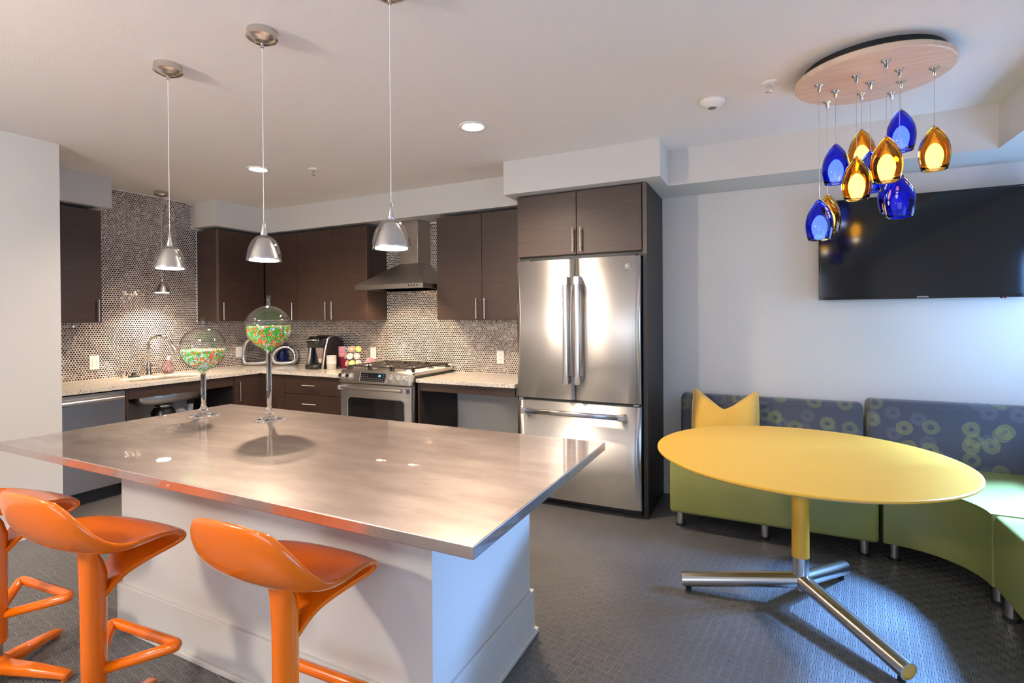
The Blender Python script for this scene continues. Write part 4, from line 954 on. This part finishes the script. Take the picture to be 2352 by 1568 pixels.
def candy_jar(label, x, y, z_stem, R, zfill, seed, weights):
    z0 = .8585; t = thing('candy_jar', label, 'jar', (x, y, z0), 'stemmed glass candy jars')
    zc = z_stem+.028+R*.97                       # bowl centre
    foot = [(0,0),(.078,0),(.078,.0025),(.050,.007),(.022,.016),(.016,.022),(.021,.032),(.020,.042),(.013,.050),(.0125,.12),(.0135,.22)]
    L = z_stem-z0
    prof = [(r, z0+(z if z < .06 else .05+(z-.05)*(L-.05)/.17)) for r, z in foot]
    prof += [(.012, z_stem+.004), (0, z_stem+.005)]
    obj('stem', lathe(nbm(), prof, (x, y, 0), 40), 'clear_glass', t)
    prof = [(0, z_stem+.0055), (.012, z_stem+.006), (.018, z_stem+.012), (.026, z_stem+.027)]
    a0 = math.asin(.028/R); an = [a0+(PI*.60-a0)*k/18 for k in range(19)]
    bowl = [(R*math.sin(a), zc-R*math.cos(a)) for a in an]
    prof += bowl; rim = bowl[-1]
    Ri = R-.0035
    inner = [(Ri*math.sin(a), zc-Ri*math.cos(a)) for a in reversed(an)]
    prof += inner+[(.023, z_stem+.029), (.015, z_stem+.016), (.008, z_stem+.010), (0, z_stem+.008)]
    obj('bowl', lathe(nbm(), prof, (x, y, 0), 48), 'thin_glass', t)
    rl, zl = rim; al = [PI*.605+(PI*.985-PI*.605)*k/14 for k in range(15)]
    lid = [(R*1.005*math.sin(PI*.605)+.006, zl+.002)]+[(R*1.005*math.sin(a)+.002, zc-R*1.005*math.cos(a)+.003) for a in al]
    zt = lid[-1][1]
    fin = [(.012, zt+.006), (.010, zt+.014), (.0095, zt+.03), (.0115, zt+.052), (0, zt+.053), ]
    ins = [(max(r-.003, .002), z-.003) for r, z in reversed(lid[1:])]
    obj('lid', _lid(lid, fin, ins, x, y), 'thin_glass', t)
    # candy balls
    rnd = random.Random(seed); bm = nbm(); r = .0058; tmp = bmesh.new(); bmesh.ops.create_icosphere(tmp, subdivisions=2, radius=r)
    vv = [v.co.copy() for v in tmp.verts]; ff = [[v.index for v in f.verts] for f in tmp.faces]; tmp.free()
    V, F, MI = [], [], []; step = r*2.04; k = 0; z = z_stem+.016
    while z < zfill:
        dz = zc-z
        rr = math.sqrt(max(Ri*Ri-dz*dz, 0)) if dz < Ri*.965 else max(.012+(z-z_stem-.012)*.9, .0)
        rr -= r*1.02
        if rr > 0:
            n = int(rr/step)+2
            for i in range(-n, n+1):
                for j in range(-n, n+1):
                    px = (i+.5*(j % 2)+.25*(k % 2)*2)*step; py = (j*.866+.289*(k % 2)*1)*step
                    q = math.hypot(px, py)
                    if q > rr: continue
                    if z < zfill-.03 and q < rr-.035: continue            # the unseen core stays empty
                    sc = 1.0
                    jx, jy, jz = (rnd.uniform(-.0009, .0009) for _ in range(3))
                    b0 = len(V); V += [(x+px+jx+c.x, y+py+jy+c.y, z+jz+c.z) for c in vv]; F += [[b0+q_ for q_ in f] for f in ff]
                    m_ = rnd.choices(range(4), weights)[0]; MI += [m_]*len(ff)
        z += step*.80; k += 1
    me = bpy.data.meshes.new('candy_balls'); off = Vector((x, y, z0)); me.from_pydata([Vector(v)-off for v in V], [], F)
    for m_ in ('candy_orange', 'candy_green', 'candy_white', 'candy_mint'): me.materials.append(M[m_])
    me.polygons.foreach_set('material_index', MI); me.polygons.foreach_set('use_smooth', [True]*len(F))
    o = bpy.data.objects.new('candy_balls', me); COL.objects.link(o); o.parent = t; tag(o, kind='stuff')
def _lid(lid, fin, ins, x, y):
    bm = nbm(); lathe(bm, [(ins[-1][0], lid[0][1])]+lid+fin[:-1]+[(0, fin[-1][1])], (x, y, 0), 48)
    lathe(bm, [(ins[-1][0], lid[0][1])]+list(reversed(ins))+[(0, ins[0][1]-.001)], (x, y, 0), 48)
    bmesh.ops.remove_doubles(bm, verts=bm.verts, dist=1e-5); return bm
candy_jar('shorter stemmed glass jar half full of pastel candy balls', -2.691, 1.811, 1.080, .113, 1.214, 5, [30, 16, 42, 20])
candy_jar('taller stemmed glass jar half full of bright candy balls', -2.269, 1.880, 1.195, .110, 1.343, 9, [32, 34, 12, 26])

def counter_things():
    # chrome loops
    def loop(label, c, pts, r, stem=None):
        t = thing('chrome_loop', label, 'ornament', c, 'chrome ornaments in the corner'); x, y, z = c
        P = []
        n = len(pts)
        for i in range(n):                       # Catmull-Rom through the outline
            p0, p1, p2, p3 = (Vector((*pts[(i+k) % n], 0)) for k in (-1, 0, 1, 2))
            for s in range(6):
                u = s/6; q = .5*((2*p1)+(-p0+p2)*u+(2*p0-5*p1+4*p2-p3)*u*u+(-p0+3*p1-3*p2+p3)*u**3); P.append(q)
        ux = Vector((.80, .60, 0)); 
        bm = nbm(); path = [Vector((x, y, z))+ux*q.x+Vector((0,0,q.y)) for q in P]
        tube(bm, path, r, 14, closed=True)
        cen = Vector((x, y, z)); nrm = Vector((.6, -.8, 0))
        for v in bm.verts: d = (v.co-cen).dot(nrm); v.co += nrm*d*.9       # flattened, deeper than tall band
        lo = min(v.co.z for v in bm.verts)
        for v in bm.verts: v.co.z += z-lo
        obj('band', bm, 'chrome', t)
        if stem:
            obj('stem', tube(nbm(), [cen+ux*sx+Vector((0,0,sz)) for sx, sz in stem], [.012, .009, .006], 10), 'chrome', t)
    loop('large rounded chrome loop ornament in the worktop corner', (-4.995, 3.980, KZ), [(-.118,.03),(-.07,.012),(.06,.012),(.115,.035),(.122,.12),(.10,.23),(.05,.285),(-.03,.285),(-.10,.235),(-.125,.13)], .029)
    loop('small rounded chrome loop ornament right of the large one', (-4.715, 4.115, KZ), [(-.10,.03),(-.05,.012),(.05,.012),(.10,.03),(.115,.09),(.085,.155),(.03,.185),(-.03,.18),(-.085,.145),(-.112,.09)], .026, [(0,.185),(-.02,.215),(-.06,.24)])
    o = obj('blue_vase', lathe(nbm(), [(0,0),(.055,0),(.060,.01),(.060,.16),(.052,.20),(.050,.235),(.046,.235),(.048,.20),(.055,.16),(.055,.012),(0,.010)], (-4.835, 4.183, KZ), 32), 'blue_solid_glass'); tag(o, 'dark blue glass vase behind the chrome loops', 'vase')
    # coffee maker
    cx, cy = -4.075, 4.02
    t = thing('coffee_maker', 'black and silver single-cup coffee maker on the worktop', 'coffee maker', (cx, cy, KZ))
    x0, x1 = cx-.115, cx+.115; yf, yb = cy-.14, cy+.16
    z = KZ
    bm = nbm(); prof = [(yf+.12, z), (yb, z), (yb, z+.29), (yb-.03, z+.325), (yb-.12, z+.335), (yf+.13, z+.30), (yf+.12, z+.27)]
    loft(bm, [[Vector((x, a, b_)) for a, b_ in prof] for x in (x0+.03, x1-.03)], smooth=False); obj('body', bm, 'black_plastic', t)
    for s, xa, xb in ((-1, x0, x0+.032), (1, x1-.032, x1)):
        bm = nbm(); prof = [(yf+.045, z), (yb+.01, z), (yb+.01, z+.25), (yb-.02, z+.29), (yb-.08, z+.318), (yf+.16, z+.322), (yf+.115, z+.30), (yf+.085, z+.20)]
        loft(bm, [[Vector((x, a, b_)) for a, b_ in prof] for x in (xa, xb)], smooth=False); sp = obj('side_shell', bm, 'black_plastic', t)
        bm = nbm(); e = [(yf+.041, z), (yf+.081, z+.20), (yf+.111, z+.303), (yf+.157, z+.327), (yf+.20, z+.328)]; f_ = [(a+.012, b_-.002) for a, b_ in e]
        rings = [[Vector((xa-.001, a, b_)), Vector((xb+.001, a, b_)), Vector((xb+.001, c, d)), Vector((xa-.001, c, d))] for (a, b_), (c, d) in zip(e, f_)]
        loft(bm, rings); obj('silver_band', bm, 'steel', sp)
    bm = nbm(); loft(bm, [[Vector((cx+px*w_, yf+.09+py*d_, zz)) for px, py in rrect(-1, 1, -1, 1, .5, 5)] for zz, w_, d_ in ((z+.215, .070, .075), (z+.22, .078, .085), (z+.275, .084, .095), (z+.285, .080, .09))]); obj('brew_head', bm, 'black_plastic', t)
    bm = nbm(); loft(bm, [[Vector((cx+px*w_, yf+.10+py*d_, zz)) for px, py in rrect(-1, 1, -1, 1, .6, 5)] for zz, w_, d_ in ((z+.285, .082, .10), (z+.305, .078, .10), (z+.325, .055, .08), (z+.330, .03, .05))]); obj('lid', bm, 'black_gloss', t)
    bm = nbm(); tube(bm, [(cx-.08, yf+.03, z+.288), (cx-.05, yf-.02, z+.294), (cx+.05, yf-.02, z+.294), (cx+.08, yf+.03, z+.288)], .008, 10); obj('lid_handle', bm, 'chrome', t)
    bm = nbm(); loft(bm, [[Vector((cx-.01+px*.085, yf+.055+py*.075, zz)) for px, py in rrect(-1, 1, -1, 1, .7, 6)] for zz in (z, z+.045)]); obj('drip_tray', bm, 'black_plastic', t)
    bxo('back_panel', 'chrome', t, cx-.060, cx+.045, yf+.117, yf+.121, z+.05, z+.21, bev=0)
    bm = nbm(); loft(bm, [[Vector((x0-.022+px*.022, cy+.04+py*.075, zz)) for px, py in rrect(-1, 1, -1, 1, .6, 5)] for zz in (z+.02, z+.25)]); obj('water_tank', bm, 'blue_solid_glass', t)
    bm = nbm(); loft(bm, [[Vector((x0-.022+px*.023, cy+.04+py*.076, zz)) for px, py in rrect(-1, 1, -1, 1, .6, 5)] for zz in (z+.251, z+.28)]); obj('tank_lid', bm, 'grey_plastic', t)
    # cups
    def cups(n, label, nm, m, x, y, r0, r1, h, dz, grp):
        first = None
        for k in range(n):
            if first is None:
                prof = [(0,0), (r0,0), (r1,h-.004), (r1+.002,h-.003), (r1+.002,h), (r1-.0015,h), (r0-.0015,.0015), (0,.0015)]
                first = obj(nm, lathe(nbm(), prof, (0,0,0), 24), m); o = first
            else: o = first.copy(); COL.objects.link(o)
            o.location = (x, y, KZ+.0005+k*dz); tag(o, label if n == 1 else label % ('topmost' if k == n-1 else 'lowest' if k == 0 else 'middle'), 'cup', grp)
    cups(7, '%s white paper cup of the short stack beside coffee maker', 'paper_cup', 'cup_white', -3.878, 3.958, .042, .047, .062, .0125, 'white stacked cups')
    cups(1, 'magenta plastic cup at the bottom of tall pink stack', 'plastic_cup', 'cup_magenta', -3.860, 4.105, .031, .046, .118, .014, 'pink stacked cups')
    first = None
    for k in range(6):
        o = obj('plastic_cup', lathe(nbm(), [(0,0), (.031,0), (.0455,.113), (.048,.115), (.048,.118), (.044,.118), (.0295,.0015), (0,.0015)], (0,0,0), 24), 'cup_pink') if first is None else first.copy()
        if first is None: first = o
        else: COL.objects.link(o)
        o.location = (-3.860, 4.105, KZ+.002+(k+1)*.0165); tag(o, ('topmost' if k == 5 else 'middle')+' pink plastic cup nested in the tall stack by the pods', 'cup', 'pink stacked cups')
    # pod carousel with coffee pods
    px, py = -3.685, 4.075
    t = thing('pod_stand', 'black wire stand holding coffee pods beside the range', 'stand', (px, py, KZ))
    obj('base', lathe(nbm(), [(0,0),(.075,0),(.075,.008),(.01,.014),(0,.014)], (px, py, KZ), 28), 'cast_iron', t)
    obj('post', cyl(nbm(), (px, py, KZ+.012), (px, py, KZ+.235), .006, n=10), 'chrome', t)
    cols = [['foil_blue','foil_orange','foil_green'], ['foil_tan','foil_white','foil_pink'], ['foil_orange','foil_green','foil_white']]
    words = dict(foil_blue='dark blue', foil_orange='orange', foil_green='lime green', foil_white='white', foil_tan='tan', foil_pink='salmon pink')
    rowname = ['top', 'middle', 'bottom']
    for r_ in range(3):
        zz = KZ+.205-.070*r_
        obj('wire_ring', tube(nbm(), [(px+.058*math.cos(2*PI*k/24), py+.058*math.sin(2*PI*k/24), zz) for k in range(24)], .002, 6, closed=True), 'chrome', t)
        for k in range(3):
            an = math.radians(-112+46*k-(12 if r_ == 1 else 0)); u = Vector((math.cos(an), math.sin(an), 0)); ax = (u+Vector((0,0,.35))).normalized()
            c = Vector((px, py, zz))+u*.082
            pt = thing('coffee_pod', '%s coffee pod in the %s row of the stand' % (words[cols[r_][k]], rowname[r_]), 'coffee pod', c, 'coffee pods on the stand')
            bm = nbm(); loft(bm, [ring_pts(c+ax*d, ax, r, 18) for d, r in ((-.040, .020), (-.036, .022), (0, .0285), (.001, .0318), (.003, .0318))]); obj('pod_body', bm, 'pod_cup', pt)
            bm = nbm(); cyl(bm, c+ax*.0028, c+ax*.0040, .0290, n=18); fl = obj('foil_lid', bm, cols[r_][k], pt)
            bm = nbm(); cyl(bm, c+ax*.0039, c+ax*.0043, .013, n=14); obj('lid_print', bm, 'foil_white' if cols[r_][k] != 'foil_white' else 'foil_tan', fl)
    # sweetener caddy
    sx, sy = -3.565, 4.165
    t = thing('sweetener_caddy', 'small white caddy of sweetener packets behind the range corner', 'caddy', (sx, sy, KZ))
    bm = nbm(); w_ = .04
    for q in ((sx-w_, sx+w_, sy-.03, sy-.027, 0, .062), (sx-w_, sx+w_, sy+.027, sy+.03, 0, .072), (sx-w_, sx-w_+.003, sy-.027, sy+.027, 0, .068), (sx+w_-.003, sx+w_, sy-.027, sy+.027, 0, .068), (sx-w_+.003, sx+w_-.003, sy-.027, sy+.027, 0, .003)):
        box(bm, q[0], q[1], q[2], q[3], KZ+q[4], KZ+q[5])
    obj('box', bm, 'white_plastic', t)
    for k in range(5):
        bm = nbm(); box(bm, -.026, .026, -.0014, .0014, 0, .098+.006*(k % 2))
        R_ = Matrix.Rotation(math.radians(-6+3*k), 4, 'Y')
        for v in bm.verts: v.co = R_ @ v.co + Vector((sx, sy-.017+.0085*k, KZ+.0045))
        o = obj('sweetener_packet', bm, 'packet_pink'); tag(o, 'pink sweetener packet standing in the white caddy', 'packet', 'pink sweetener packets')
counter_things()

for o in list(bpy.data.objects):
    if '_local' in o: del o['_local']
